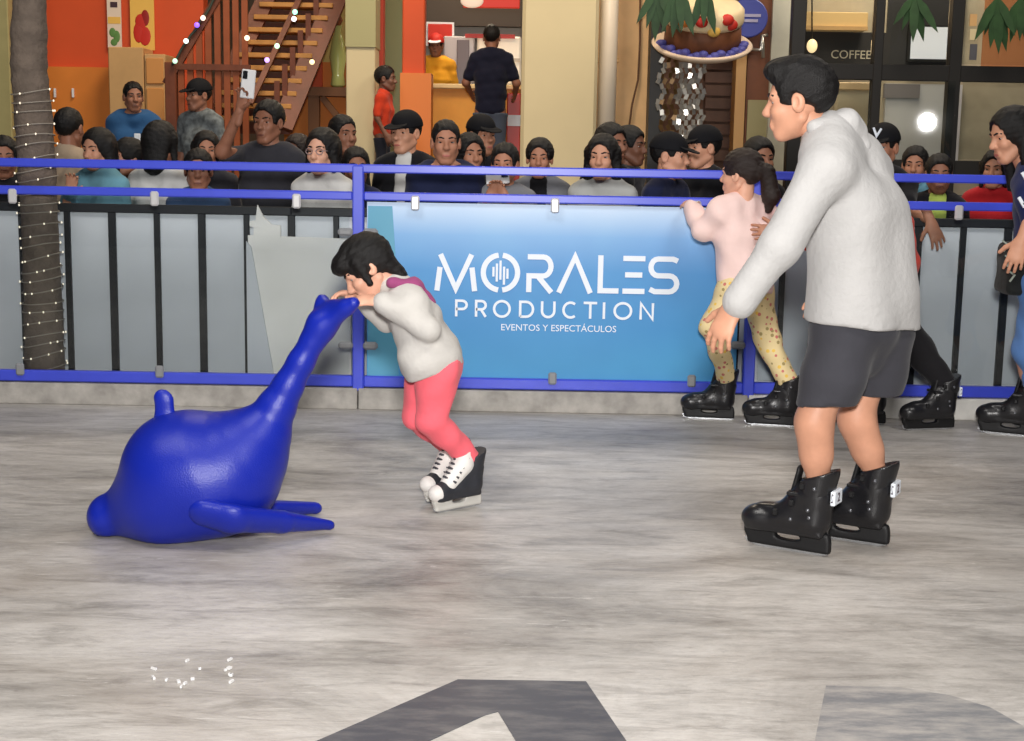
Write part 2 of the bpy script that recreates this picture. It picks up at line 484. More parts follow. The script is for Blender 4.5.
def limbs_scaled(p): return p
def stand(u, vtop, Y, ground=0.0, face=0, turn=0, nod=0, hs=None, g=None, armL=None, armR=None, lean=0.0):
    top = at(u, vtop, Y); H = top[2] - ground; s = H / 1.70; p = Pose()
    p.hs = hs if hs else (1.0 if H > 1.4 else 0.92); p.g = g if g else max(.62, min(1.08, s))
    a = math.radians(face); fw = V3(math.sin(a), -math.cos(a), 0); lat = V3(math.cos(a), math.sin(a), 0); up = V3(0, 0, 1)
    b = math.radians(face + turn); n = math.radians(nod)
    p.hf = V3(math.sin(b) * math.cos(n), -math.cos(b) * math.cos(n), math.sin(n)); p.hu = nrm(up - p.hf * p.hf[2])
    p.fw, p.lat = fw, lat
    p.H = top - p.hu * .132 * p.hs
    base = V3(top[0], top[1], 0) - fw * (.02 + lean * .5)
    def L(x, f, z): return base + lat * x + fw * f + up * z
    z0 = top[2] - .275 * p.hs
    leg = (z0 - ground)
    p.N = L(0, lean * .3, z0 + .01); p.C = L(0, 0, ground + leg * .835); p.P = L(0, -.02, ground + leg * .60)
    for sd, nm in ((1, 'L'), (-1, 'R')):
        sh = L(sd * .165 * s, lean * .2, z0 - .065 * s); setattr(p, 'S' + nm, sh)
        e = sh + lat * sd * .045 + up * -.27 * s - fw * .02; w = e + up * -.22 * s + fw * .08
        ov = armL if sd > 0 else armR
        if ov:
            e = sh + (lat * ov[0][0] * sd + fw * ov[0][1] + up * ov[0][2]) * s; w = e + (lat * ov[1][0] * sd + fw * ov[1][1] + up * ov[1][2]) * s
        setattr(p, 'E' + nm, e); setattr(p, 'W' + nm, w)
        setattr(p, 'H' + nm, L(sd * .085 * s, -.02, ground + leg * .575)); setattr(p, 'K' + nm, L(sd * .09 * s, .0, ground + leg * .31)); setattr(p, 'A' + nm, L(sd * .09 * s, -.02, ground + .075))
    p.ground = ground; p.base = V3(base[0], base[1], ground); p.s = s
    return p

def shoe_geo(h=.01):
    if 'shoe' not in CACHE:
        S = Sdf(); S.cone((0, -.05, .045), (0, .13, .035), .042, .038, k=.02).cone((0, -.04, .05), (0, -.04, .10), .042, .045, k=.03); S.cut((0, 0, 0), (0, 0, -1)); S.cut((0, 0, .105), (0, 0, 1))
        CACHE['shoe'] = S.mesh(h)
    return CACHE['shoe']

M_EYE = mat('eye_white', rgb(170, 156, 148), .7, .1); M_IRIS = mat('eye_iris', rgb(28, 18, 14), .2)
M_HAIR = mat('hair_black', rgb(15, 13, 13), .5, .35, bump=.5, bscale=260)
M_HAIR2 = mat('hair_brown', rgb(34, 22, 18), .5, .4, bump=.5, bscale=220)
M_CAP = mat('cap_black', rgb(20, 20, 24), .8, .2, bump=.2, bscale=300)
def skin(i):
    c = [(222, 168, 142), (205, 150, 122), (178, 124, 98), (150, 102, 80), (118, 78, 60)][i]
    return mat('skin_%d' % i, rgb(*c), .5, .4, bump=.05, bscale=200, var=.05, vscale=25)
M_LIP = mat('lips', rgb(176, 104, 92), .5)
M_LIPD = mat('lips_dark', rgb(112, 68, 56), .5)
def cloth(name, r, g_, b, rough=.85, bump=.25, bscale=35, var=.05): return mat(name, rgb(r, g_, b), rough, .15, bump=bump, bscale=bscale, var=var, vscale=12, sheen=.1)

def face_parts(body, p, lipm, hairm, eyes=True):
    M = frame(p.hf, p.hu)
    for s in (-1, 1):
        V, F, mi = eye_geo(s); V, F = tf((V, F), M, p.H, p.hs); mk('eye', [(V, F, mi)], [M_EYE, M_IRIS], body)
        mk('eyebrow', J3(tf(brow_geo(s), M, p.H, p.hs)), hairm, body)
    mk('lips', J3(tf(lip_geo(), M, p.H, p.hs)), lipm, body)

def add_head(p, h=0.006, female=False): return tf(head_geo(h, female), frame(p.hf, p.hu), p.H, p.hs)
def head_local(p, x, y, z): return p.H + frame(p.hf, p.hu) @ (V3(x, y, z) * p.hs)
def add_hand(W, d, back, mirror, curl=.35, spread=.1, thumb=.3, s=1.0, h=.0042):
    return tf(hand_geo(curl, spread, thumb, h), frame(d, back), W, s, mirror)

def hair_child(t, p, style, m, hh=.006):
    M = frame(p.hf, p.hu)
    if style == 'cap':
        mk('hair', J3(tf(hair_geo('crew', hh), M, p.H, p.hs)), m, t)
        c = mk('cap', J3(tf(cap_geo('crown', hh), M, p.H, p.hs)), M_CAP, t); mk('brim', J3(tf(cap_geo('brim', hh), M, p.H, p.hs)), M_CAP, c)
        return c
    return mk('hair', J3(tf(hair_geo(style, hh), M, p.H, p.hs)), m, t)

def crowd(label, u, vtop, Y, topm, sk=2, hair='short', hairm=None, botm=None, group='spectators behind the rink barrier', female=False, inner=None, sleeve=1.0,
          armL=None, armR=None, handL=None, handR=None, ground=0.0, name='person', cat='person', fix=None, **kw):
    hairm = hairm or M_HAIR; botm = botm or cloth('trousers_dark', 30, 32, 42)
    p = stand(u, vtop, Y, ground=ground, armL=armL, armR=armR, **kw)
    for k_, v_ in (fix or {}).items(): setattr(p, k_, v_)
    t = thing(name, p.base, label, cat, group)
    S = Sdf(); torso(S, p, -.012); arms(S, p, -.004); legs(S, p, -.006, .9)
    S.cone(p.N - V3(0, 0, .06), head_local(p, 0, -.02, -.05), .056 * p.hs, .050 * p.hs, k=.02)
    geo = [S.mesh(.018)]
    geo.append(add_head(p, .0065, female))
    for nm, mir, ov in (('L', False, handL), ('R', True, handR)):
        E, Wp = getattr(p, 'E' + nm), getattr(p, 'W' + nm); d = nrm(Wp - E); back = p.lat if nm == 'L' else -p.lat; c = .35
        if ov:
            d = nrm(p.lat * ov[0][0] + p.fw * ov[0][1] + V3(0, 0, ov[0][2])); back = p.lat * ov[1][0] + p.fw * ov[1][1] + V3(0, 0, ov[1][2]); c = ov[2]
        geo.append(add_hand(Wp, d, back, mir, c, s=.95 * max(.75, p.hs), h=.006))
    body = mk('body', J3(*geo), skin(sk), t)
    face_parts(body, p, M_LIP if sk < 3 else M_LIPD, hairm)
    hair_child(t, p, hair, hairm)
    S = Sdf(); torso(S, p, .006); arms(S, p, .009, upto=sleeve, cuff=.004)
    S.cone(p.N - V3(0, 0, .05), p.N + V3(0, 0, .0), .075 * p.g, .066 * p.hs, k=.03)
    S.cut(p.N + V3(0, 0, .025) + p.fw * .02, V3(0, 0, 1) + p.fw * .5); S.cut(p.P - V3(0, 0, .08), (0, 0, -1)); S.wrinkle(.004, 60, int(u))
    o = mk('top', J3(S.mesh(.013)), topm, t)
    if inner:
        S = Sdf(); c = lerp(p.C, p.N, .35) + p.fw * .075 * p.g; S.cone(p.N + p.fw * .045 - V3(0, 0, .02), p.P + p.fw * (.113 * p.g) + V3(0, 0, .05), .058, .045, flat=p.fw, q=.6); S.cone(c, p.C + p.fw * .10 * p.g, .05, .05, k=.02, flat=p.fw, q=.7)
        mk('undershirt', J3(S.mesh(.012)), inner, t)
    S = Sdf(); torso_p = p
    S.cone(p.HL + V3(0, 0, .03), p.HR + V3(0, 0, .03), .10 * p.g, .10 * p.g); legs(S, p, .010); S.cut(p.P - V3(0, 0, .045), (0, 0, 1))
    mk('trousers', J3(S.mesh(.02)), botm, t)
    for A in (p.AL, p.AR):
        mk('shoe', J3(tf(shoe_geo(), frame(p.fw, (0, 0, 1)), (A[0], A[1], ground), .95 * max(.75, p.g))), mat('shoe_dark', rgb(30, 30, 32), .6), t)
    t_p[t.name] = p
    return t
t_p = {}
# ================================================================== SETTING
YF = gp(512, 411)[1]                       # barrier line
def zat(v, Y, u=512): return at(u, v, Y)[2]
def xat(u, v, Y): return at(u, v, Y)[0]
def rect(u0, v0, u1, v1, Y):
    uc, vc = (u0 + u1) / 2, (v0 + v1) / 2
    return at(u0, vc, Y)[0], at(u1, vc, Y)[0], at(uc, v1, Y)[2], at(uc, v0, Y)[2]
def pbox(u0, v0, u1, v1, Y, depth=.05, b=0.0, zlo=None, zhi=None):
    x0, x1, z0, z1 = rect(u0, v0, u1, v1, Y)
    if zlo is not None: z0 = zlo
    if zhi is not None: z1 = zhi
    return g_box(((x0 + x1) / 2, Y + depth / 2, (z0 + z1) / 2), (x1 - x0, depth, z1 - z0), b=b)

# ---- ice
def ice_material():
    m = bpy.data.materials.new('rink_ice'); m.use_nodes = True; nt = m.node_tree; b = nt.nodes['Principled BSDF']
    tc = nt.nodes.new('ShaderNodeTexCoord')
    def noise(scale, sx, sy, detail=5, rough=.6, dist=0.0, rot=0.0):
        mp = nt.nodes.new('ShaderNodeMapping'); mp.inputs['Scale'].default_value = (sx, sy, 1); mp.inputs['Rotation'].default_value = (0, 0, rot)
        nt.links.new(tc.outputs['Object'], mp.inputs[0])
        n = nt.nodes.new('ShaderNodeTexNoise'); n.inputs['Scale'].default_value = scale; n.inputs['Detail'].default_value = detail
        n.inputs['Roughness'].default_value = rough; n.inputs['Distortion'].default_value = dist
        nt.links.new(mp.outputs[0], n.inputs['Vector']); return n.outputs['Fac']
    def ramp(src, stops):
        r = nt.nodes.new('ShaderNodeValToRGB'); e = r.color_ramp.elements
        while len(e) < len(stops): e.new(.5)
        for i, (p, c) in enumerate(stops): e[i].position = p; e[i].color = c
        nt.links.new(src, r.inputs[0]); return r.outputs[0]
    def mix(f, a, c, mode='MIX', fac=None):
        x = nt.nodes.new('ShaderNodeMix'); x.data_type = 'RGBA'; x.blend_type = mode
        if fac is not None: x.inputs[0].default_value = fac
        else: nt.links.new(f, x.inputs[0])
        nt.links.new(a, x.inputs[6])
        if isinstance(c, tuple): x.inputs[7].default_value = c
        else: nt.links.new(c, x.inputs[7])
        return x.outputs[2]
    big = ramp(noise(1.1, .7, 1.3, 9, .70, .9), [(.27, rgb(128, 124, 120)), (.42, rgb(166, 162, 157)), (.56, rgb(192, 188, 183)), (.74, rgb(214, 211, 207))])
    streak = ramp(noise(4.5, .6, 2.6, 9, .74, .7, .05), [(.34, (.42, .41, .40, 1)), (.50, (1, 1, 1, 1)), (.68, (1.2, 1.2, 1.2, 1))])
    c = mix(None, big, streak, 'MULTIPLY', .62)
    fine = ramp(noise(38, .45, 1.6, 8, .8, 1.0, .2), [(.30, (.62, .61, .60, 1)), (.5, (1, 1, 1, 1)), (.70, (1.18, 1.18, 1.18, 1))])
    c = mix(None, c, fine, 'MULTIPLY', .6)
    brown = ramp(noise(.9, .5, 1.0, 4, .6, .4, .3), [(.54, (0, 0, 0, 1)), (.72, (.45, .45, .45, 1))])
    c = mix(brown, c, rgb(128, 112, 94))
    scr = ramp(noise(16, .22, 2.6, 6, .8, 1.6, .12), [(.60, (0, 0, 0, 1)), (.68, (.62, .62, .62, 1))])
    c = mix(scr, c, rgb(226, 224, 220))
    scr2 = ramp(noise(17, .20, 2.4, 6, .8, 1.8, -.16), [(.30, (.5, .5, .5, 1)), (.38, (0, 0, 0, 1))])
    c = mix(scr2, c, rgb(96, 90, 86))
    nt.links.new(c, b.inputs['Base Color'])
    rr = nt.nodes.new('ShaderNodeMapRange'); nt.links.new(noise(4, .6, 3, 4), rr.inputs[0]); rr.inputs[3].default_value = .28; rr.inputs[4].default_value = .6
    nt.links.new(rr.outputs[0], b.inputs['Roughness']); b.inputs['Specular IOR Level'].default_value = .35
    bp = nt.nodes.new('ShaderNodeBump'); bp.inputs['Strength'].default_value = .18; bp.inputs['Distance'].default_value = .01
    nt.links.new(noise(14, .5, 4, 5, .7, .5), bp.inputs['Height']); nt.links.new(bp.outputs[0], b.inputs['Normal'])
    return m
M_ICE = ice_material()
floor = mk('floor', J3(g_box((0, (YF - 4) / 2 + .05, -.1), (16, YF + 4.1, .2))), M_ICE, smooth=False)
props(floor, 'scuffed grey ice of the skating rink', 'ice rink', kind='structure')
# letters painted on the ice, worn
def ice_print(name, poly, m):
    P = [gp(u, v) for u, v in poly]
    V = np.array([(p[0], p[1], .0022) for p in P]); n = len(V)
    V = np.concatenate([V, V - (0, 0, .003)]); a = sum(V[i][0] * V[(i + 1) % n][1] - V[(i + 1) % n][0] * V[i][1] for i in range(n))
    F = [tuple(range(n)), tuple(range(2 * n - 1, n - 1, -1))] + [((i + 1) % n, i, n + i, n + (i + 1) % n) for i in range(n)]
    if a < 0: F = [f[::-1] for f in F]
    return mk(name, [(V, F, 0)], m, floor, smooth=False)
def worn_paint(name, col, worn, lo, hi):
    m = bpy.data.materials.new(name); m.use_nodes = True; nt = m.node_tree; b = nt.nodes['Principled BSDF']
    tc = nt.nodes.new('ShaderNodeTexCoord'); mp = nt.nodes.new('ShaderNodeMapping'); mp.inputs['Scale'].default_value = (1.2, 4, 1)
    n = nt.nodes.new('ShaderNodeTexNoise'); n.inputs['Scale'].default_value = 4; n.inputs['Detail'].default_value = 7; n.inputs['Roughness'].default_value = .7
    r = nt.nodes.new('ShaderNodeValToRGB'); r.color_ramp.elements[0].position = lo; r.color_ramp.elements[0].color = col; r.color_ramp.elements[1].position = hi; r.color_ramp.elements[1].color = worn
    nt.links.new(tc.outputs['Object'], mp.inputs[0]); nt.links.new(mp.outputs[0], n.inputs['Vector']); nt.links.new(n.outputs['Fac'], r.inputs[0]); nt.links.new(r.outputs[0], b.inputs['Base Color'])
    b.inputs['Roughness'].default_value = .45
    return m
ice_print('painted_letter', [(318, 741), (458, 680), (586, 682), (626, 741), (640, 765), (530, 765), (512, 735), (498, 712), (484, 716), (430, 741), (380, 765), (265, 765)], worn_paint('letter_paint_dark', rgb(70, 72, 80), rgb(120, 118, 118), .45, .8))
ice_print('painted_letter', [(826, 686), (900, 688), (950, 696), (990, 708), (1022, 726), (1060, 765), (810, 765)], worn_paint('letter_paint_faded', rgb(120, 122, 126), rgb(185, 180, 174), .40, .72))

chips = []
for i in range(15):
    u = random.choice([random.gauss(185, 14), random.gauss(232, 6)]); v = random.gauss(678, 9); q = gp(u, v)
    if 150 < u < 260: chips.append(g_box((q[0], q[1], .004), (random.uniform(.006, .018), random.uniform(.004, .010), .006), np.array(Matrix.Rotation(random.uniform(0, 3), 3, 'Z'))))
props(mk('ice_chips', J3(*chips), mat('ice_chip', rgb(225, 225, 225), .4), smooth=False), 'scatter of small white ice chips on the near ice', 'ice chips', kind='stuff')
# ---- pavement and terrace behind the rink
M_PAVE = mat('pavement', rgb(88, 82, 78), .8, bump=.3, bscale=20, var=.15)
props(mk('pavement', J3(g_box((0, YF + 10.05, -.1), (26, 20, .2))), M_PAVE, smooth=False), 'dark plaza pavement behind the rink', 'pavement', kind='structure')
TZ = .92
props(mk('terrace_step', J3(g_box((0, 11.6, .125), (26, 1.4, .25), b=.01)), M_PAVE, smooth=False), 'low terrace step in front of the shops', 'step', kind='structure')
props(mk('terrace', J3(g_box((0, 17.3, TZ / 2), (26, 10, TZ), b=.01)), M_PAVE, smooth=False), 'raised terrace of the shops', 'terrace', kind='structure')

# ---- rink barrier
BLUE = mat('barrier_blue_paint', rgb(62, 78, 212), .36, .7, var=.05)
M_CLAMP = mat('clamp_metal', rgb(225, 225, 225), .3, .6, metal=.3)
M_CLAMPG = mat('clamp_plastic', rgb(140, 142, 145), .5)
M_PANE = glass_mat('clear_acrylic', (.95, .97, .97, 1))
M_KICK = mat('kick_board_grey', rgb(168, 164, 158), .75, bump=.5, bscale=18, var=.22, vscale=14)
M_KICKW = mat('kick_board_white', rgb(222, 220, 214), .7, bump=.4, bscale=18, var=.10, vscale=14)
ZT, ZU, ZB = zat(171, YF), zat(198.5, YF), zat(383.5, YF)
ZK = zat(391, YF - .03)
def xb(u): return at(u, 290, YF)[0]
POSTS = [-38, 358.5, 752, 1146]
def barrier(i, label):
    x0, x1 = xb(POSTS[i]), xb(POSTS[i + 1])
    t = thing('rink_barrier', ((x0 + x1) / 2, YF, 0), label, 'barrier', 'rink barrier sections')
    for nm, z, th in (('top_rail', ZT, .042), ('upper_rail', ZU, .042), ('bottom_rail', ZB, .056)):
        mk(nm, J3(g_box(((x0 + x1) / 2, YF, z), (x1 - x0 - .056 if nm != 'top_rail' else x1 - x0, .045, th), b=.006)), BLUE, t, smooth=False)
    for x in ([x0, x1] if i == 2 else [x0]):
        mk('post', J3(g_box((x, YF, (ZT + ZK) / 2), (.056, .056, ZT - ZK + .03), b=.006)), BLUE, t, smooth=False)
        if i: 
            for v in (232, 345):
                for s in (-1, 1): mk('clip', J3(g_box((x + s * .062, YF - .022, zat(v, YF, POSTS[i])), (.075, .03, .04), b=.012)), M_CLAMPG, t, smooth=False)
    mk('kick_board', J3(g_box(((x0 + x1) / 2, YF - .005, ZK / 2), (x1 - x0 - .006, .06, ZK), b=.004)), M_KICKW if i == 2 else M_KICK, t, smooth=False)
    if i != 1:
        mk('clear_pane', J3(g_box(((x0 + x1) / 2, YF + .0, (ZU + ZB) / 2), (x1 - x0 - .09, .008, ZU - ZB - .075))), M_PANE, t, smooth=False)
    for u in ([18, 158, 298], [415, 553, 693], [815, 952, 1090])[i]:
        x = xb(u)
        mk('clamp', J3(g_box((x, YF - .030, ZU - .030), (.042, .02, .072), b=.008)), M_CLAMP, t, smooth=False)
        mk('clamp', J3(g_box((x + .006, YF - .030, ZB + .034), (.042, .02, .062), b=.008)), M_CLAMPG, t, smooth=False)
    return t
barrier(0, 'blue railed rink barrier section by the light wrapped tree trunk')
barrier(1, 'blue railed rink barrier section carrying the light blue banner')
barrier(2, 'blue railed rink barrier section behind the man, with a white kick board')

# ---- banner
YB = YF + .004
bx0, bx1, bz0, bz1 = rect(367, 205, 739, 379, YB)
ban = thing('advertising_banner', ((bx0 + bx1) / 2, YB, bz0), 'light blue banner lettered in white hung on the barrier', 'banner')
def banner_mat():  # blue sheet colour, paling to near white towards the top edge
    m = bpy.data.materials.new('banner_blue'); m.use_nodes = True; nt = m.node_tree; b = nt.nodes['Principled BSDF']
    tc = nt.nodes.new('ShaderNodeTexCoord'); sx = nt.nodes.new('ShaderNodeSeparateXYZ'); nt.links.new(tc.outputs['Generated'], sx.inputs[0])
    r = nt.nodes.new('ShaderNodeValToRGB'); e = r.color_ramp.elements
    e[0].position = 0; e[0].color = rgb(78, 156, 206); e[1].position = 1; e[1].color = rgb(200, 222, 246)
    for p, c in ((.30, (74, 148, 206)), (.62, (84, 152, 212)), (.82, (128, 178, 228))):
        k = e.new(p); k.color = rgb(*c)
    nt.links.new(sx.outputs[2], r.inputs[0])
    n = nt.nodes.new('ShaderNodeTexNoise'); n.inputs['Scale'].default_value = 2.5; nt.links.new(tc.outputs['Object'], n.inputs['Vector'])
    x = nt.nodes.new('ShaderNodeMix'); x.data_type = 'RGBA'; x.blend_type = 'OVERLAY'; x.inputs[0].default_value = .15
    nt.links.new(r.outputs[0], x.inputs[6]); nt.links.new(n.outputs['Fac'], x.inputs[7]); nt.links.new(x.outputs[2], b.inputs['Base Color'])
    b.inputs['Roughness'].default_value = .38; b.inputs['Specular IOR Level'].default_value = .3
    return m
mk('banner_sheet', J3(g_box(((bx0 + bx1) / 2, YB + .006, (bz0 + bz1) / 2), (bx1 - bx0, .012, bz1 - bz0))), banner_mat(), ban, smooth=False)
M_WHITE = mat('print_white', rgb(236, 243, 252), .45)
M_TEAL = mat('print_teal', rgb(88, 160, 190), .4)
sx0, sx1, sz0, sz1 = rect(368, 206, 393, 378, YB)
mk('edge_strip', J3(g_prism([(sx0, sz0), (sx1 + .03, sz0), (sx1 + .022, sz0 + (sz1 - sz0) * .55), (sx1 - .005, sz1), (sx0, sz1)], YB - .003, YB)), M_TEAL, ban, smooth=False)
def ribbon(pts, w, y0, y1, closed=False):
    pts = [np.array(p, float) for p in pts]; n = len(pts); L, R = [], []
    for i in range(n):
        a = pts[(i - 1) % n] if (closed or i) else None; c = pts[(i + 1) % n] if (closed or i < n - 1) else None
        d1 = nrm(pts[i] - a) if a is not None else None; d2 = nrm(c - pts[i]) if c is not None else None
        if d1 is None: d1 = d2
        if d2 is None: d2 = d1
        n1 = np.array([-d1[1], d1[0]]); n2 = np.array([-d2[1], d2[0]]); mm = nrm(n1 + n2); k = min(2.2, 1 / max(.35, mm @ n1))
        L.append(pts[i] + mm * w / 2 * k); R.append(pts[i] - mm * w / 2 * k)
    V = [(p[0], y0, p[1]) for p in L] + [(p[0], y0, p[1]) for p in R] + [(p[0], y1, p[1]) for p in L] + [(p[0], y1, p[1]) for p in R]
    F = []
    for i in range(n if closed else n - 1):
        j = (i + 1) % n
        F += [(i, n + i, n + j, j), (2 * n + i, 2 * n + j, 3 * n + j, 3 * n + i), (i, j, 2 * n + j, 2 * n + i), (n + i, 3 * n + i, 3 * n + j, n + j)]
    return np.array(V), F
def arc(cx, cz, rx, rz, a0, a1, n=14): return [(cx + rx * math.cos(math.radians(a0 + (a1 - a0) * i / n)), cz + rz * math.sin(math.radians(a0 + (a1 - a0) * i / n))) for i in range(n + 1)]
G = {}   # glyph strokes in a unit box
G['M'] = [[(.05, 0), (.12, .62)], [(.13, .96), (.5, .06), (.87, .96)], [(.95, 0), (.88, .62)]]
G['O*'] = [arc(.5, .5, .44, .46, 97, 263, 18), arc(.5, .5, .44, .46, -83, 83, 18)]
G['R*'] = [[(0.02, .93), (.62, .93)] + arc(.62, .68, .30, .25, 90, -90, 10)[1:] + [(.08, .43), (.08, 0)], [(.45, .40), (.95, 0)]]
G['A*'] = [[(.06, 0), (.5, .95), (.94, 0)]]
G['L'] = [[(.12, 1), (.12, .07), (1, .07)]]
G['E*'] = [[(0, .93), (1, .93)], [(.1, .5), (.88, .5)], [(0, .07), (1, .07)]]
G['S'] = [[(.95, .88), (.8, .93), (.3, .93)] + arc(.3, .71, .24, .22, 90, 270, 8)[1:] + [(.68, .49)] + arc(.68, .28, .26, .21, 90, -90, 8)[1:] + [(.2, .07), (.04, .13)]]
G['P'] = [[(.06, 0), (.06, .95), (.55, .95)] + arc(.55, .70, .38, .25, 90, -90, 8)[1:] + [(.06, .45)]]
G['R'] = G['P'] + [[(.5, .45), (.94, 0)]]
G['O'] = [arc(.5, .5, .46, .47, 90, 450, 26)[:-1]]
G['D'] = [[(.06, .05), (.06, .95), (.45, .95)] + arc(.45, .5, .47, .45, 90, -90, 10)[1:] + [(.06, .05)]]
G['U'] = [[(.06, 1), (.06, .42)] + arc(.5, .42, .44, .37, 180, 360, 12)[1:] + [(.94, 1)]]
G['C'] = [arc(.55, .5, .49, .45, 52, 308, 18)]
G['T'] = [[(0, .95), (1, .95)], [(.5, .95), (.5, 0)]]
G['I'] = [[(.5, 1), (.5, 0)]]
G['N'] = [[(.07, 0), (.07, .98), (.93, .02), (.93, 1)]]
def put_word(name, spec, vtop, vbot, w, sep=True):
    z1, z0 = zat(vtop, YB, 557), zat(vbot, YB, 557); hgt = z1 - z0
    for ch, u0, u1 in spec:
        x0, x1 = xat(u0, 270, YB), xat(u1, 270, YB); geo = []
        for si, st in enumerate(G[ch]):
            closed = ch == 'O'
            geo.append(ribbon([(x0 + (x1 - x0) * p[0], z0 + hgt * p[1]) for p in st], w, YB - .005 - .0007 * si, YB - .0005, closed))
        if ch == 'O*':
            cx, cz = (x0 + x1) / 2, (z0 + z1) / 2
            for k, (dx, h0, h1) in enumerate(((-.035, -.02, .028), (-.018, -.045, .045), (0, -.035, .06), (.018, -.06, .03), (.035, -.03, .02))):
                geo.append(ribbon([(cx + dx, cz + h0), (cx + dx, cz + h1)], .011, YB - .005, YB - .0005))
        mk(name, J3(*geo), M_WHITE, ban, smooth=False)
put_word('letter', [('M', 435, 477), ('O*', 481, 520), ('R*', 527, 553), ('A*', 557, 593), ('L', 598, 619), ('E*', 623, 645), ('S', 649, 679)], 254.5, 292.5, .026)
put_word('small_letter', [('P', 456, 468), ('R', 476, 487), ('O', 494, 511), ('D', 520, 535), ('U', 542, 556), ('C', 563.5, 578), ('T', 584.5, 598), ('I', 602, 608), ('O', 615, 633), ('N', 641, 655)], 301.5, 318, .0125)
def text_mesh(s, size, extrude=.001):
    c = bpy.data.curves.new('t', 'FONT'); c.body = s; c.size = size; c.extrude = extrude; c.align_x = 'CENTER'; c.align_y = 'CENTER'; c.resolution_u = 3
    o = bpy.data.objects.new('t', c); COL.objects.link(o)
    dg = bpy.context.evaluated_depsgraph_get(); dg.update(); me = o.evaluated_get(dg).to_mesh()
    V = np.array([v.co[:] for v in me.vertices]); F = [tuple(p.vertices) for p in me.polygons]
    o.evaluated_get(dg).to_mesh_clear(); bpy.data.objects.remove(o); bpy.data.curves.remove(c)
    return V, F
def put_text(name, s, uc, vc, Y, width_px, m, parent, maxh=None):
    V, F = text_mesh(s, .1); k = (xat(uc + width_px / 2, vc, Y) - xat(uc - width_px / 2, vc, Y)) / (V[:, 0].max() - V[:, 0].min()); p = at(uc, vc, Y)
    V2 = np.stack([V[:, 0] * k + p[0], Y - V[:, 2], V[:, 1] * k + p[2]], 1)
    return mk(name, [(V2, F, 0)], m, parent, smooth=False)
put_text('tagline', 'EVENTOS Y ESPECTÁCULOS', 558.5, 328.5, YB - .002, 115, M_WHITE, ban)

# ---- slatted fence behind the barrier
YS = YF + .40
M_PANEL = mat('pale_panel', rgb(208, 212, 218), .6, var=.04, vscale=3)
M_BAR = mat('black_bar', rgb(28, 30, 34), .5)
def xs(u): return at(u, 290, YS)[0]
zp1, zp0 = zat(219, YS), zat(388, YS)
bars = [-64 + 44.5 * i for i in range(28)]
secs = [(0, 8, 'fence of pale grey panels and black bars beside the tree trunk'), (8, 18, 'fence of pale grey panels and black bars behind the blue banner'), (18, 27, 'fence of pale grey panels and black bars behind the man')]
for a, bnd, lab in secs:
    xa, xz = xs(bars[a]), xs(bars[bnd])
    t = thing('panel_fence', ((xa + xz) / 2, YS, 0), lab, 'fence', 'panel fences behind the rink')
    mk('top_bar', J3(g_box(((xa + xz) / 2, YS, zp1 + .02), (xz - xa - .002, .04, .045), b=.004)), M_BAR, t, smooth=False)
    mk('bottom_bar', J3(g_box(((xa + xz) / 2, YS, zp0 - .03), (xz - xa - .002, .04, .06), b=.004)), M_BAR, t, smooth=False)
    for i in range(a, bnd):
        x0, x1 = xs(bars[i]), xs(bars[i + 1])
        mk('panel', J3(g_box(((x0 + x1) / 2, YS + .012, (zp0 + zp1) / 2), (x1 - x0 - .004, .008, zp1 - zp0), b=.002)), M_PANEL, t, smooth=False)
        wd = .030 if i % 2 else .038
        mk('bar', J3(g_box((x0, YS, (zp1 + .04) / 2), (wd, .03, zp1 + .04), b=.003)), M_BAR, t, smooth=False)
    mk('foot', J3(g_box(((xa + xz) / 2, YS + .01, .02), (.08, .3, .04), b=.005)), M_BAR, t, smooth=False)
# leaning white sheet
M_SHEET = mat('white_sheet', rgb(238, 236, 231), .6, var=.04, vscale=5)
t = thing('leaning_sheet', at(300, 385, YF + .2) * (1, 1, 0), 'off white board leaning against the fence beside the banner', 'board')
x0, x1, z0, z1 = rect(249, 236, 351, 380, YF + .24)
mk('board', J3(g_prism([(x0 + .02, .01), (x1, .01), (x1, z1 - .01), (x0, z1)], YF + .23, YF + .245)), M_SHEET, t, smooth=False)
mk('folded_edge', J3(g_prism([(x0 - .005, .01), (x0 + .15, .01), (x0 + .02, z1 - .06), (x0 - .005, z1 - .03)], YF + .21, YF + .225)), M_PANEL, t, smooth=False)
xa, xb_, za, zb = rect(254, 205, 281, 236, YF + .24)
mk('curved_flap', J3(g_prism([(xa, za - .01), (xb_, za - .01), (xb_, za + .055), (xa + .09, za + .06), (xa + .05, za + .10), (xa + .02, zb), (xa + .01, za + .08), (xa - .02, za + .075), (xa - .02, za + .05), (xa, za + .045)], YF + .226, YF + .244)), M_SHEET, t, smooth=False)

# ---- tree trunk with string lights
YT = YF + .19
M_BARK = mat('bark', rgb(104, 92, 82), .85, bump=1.0, bscale=40, var=.22, vscale=16)
tp = [at(46, 400, YT) * (1, 1, 0) + V3(0, 0, .0)]
for u, v in ((45, 370), (43, 300), (40, 230), (37, 170), (33, 110), (29, 70), (29, 30), (30, -10)): tp.append(at(u, v, YT))
tp.append(tp[-1] + V3(.02, 0, 1.0))
tr = [.105, .100, .095, .093, .094, .092, .090, .088, .076, .07]
t = thing('tree', tp[0], 'slim grey tree trunk wrapped in string lights behind the barrier', 'tree')
V, F = g_tube(tp, tr, 22)
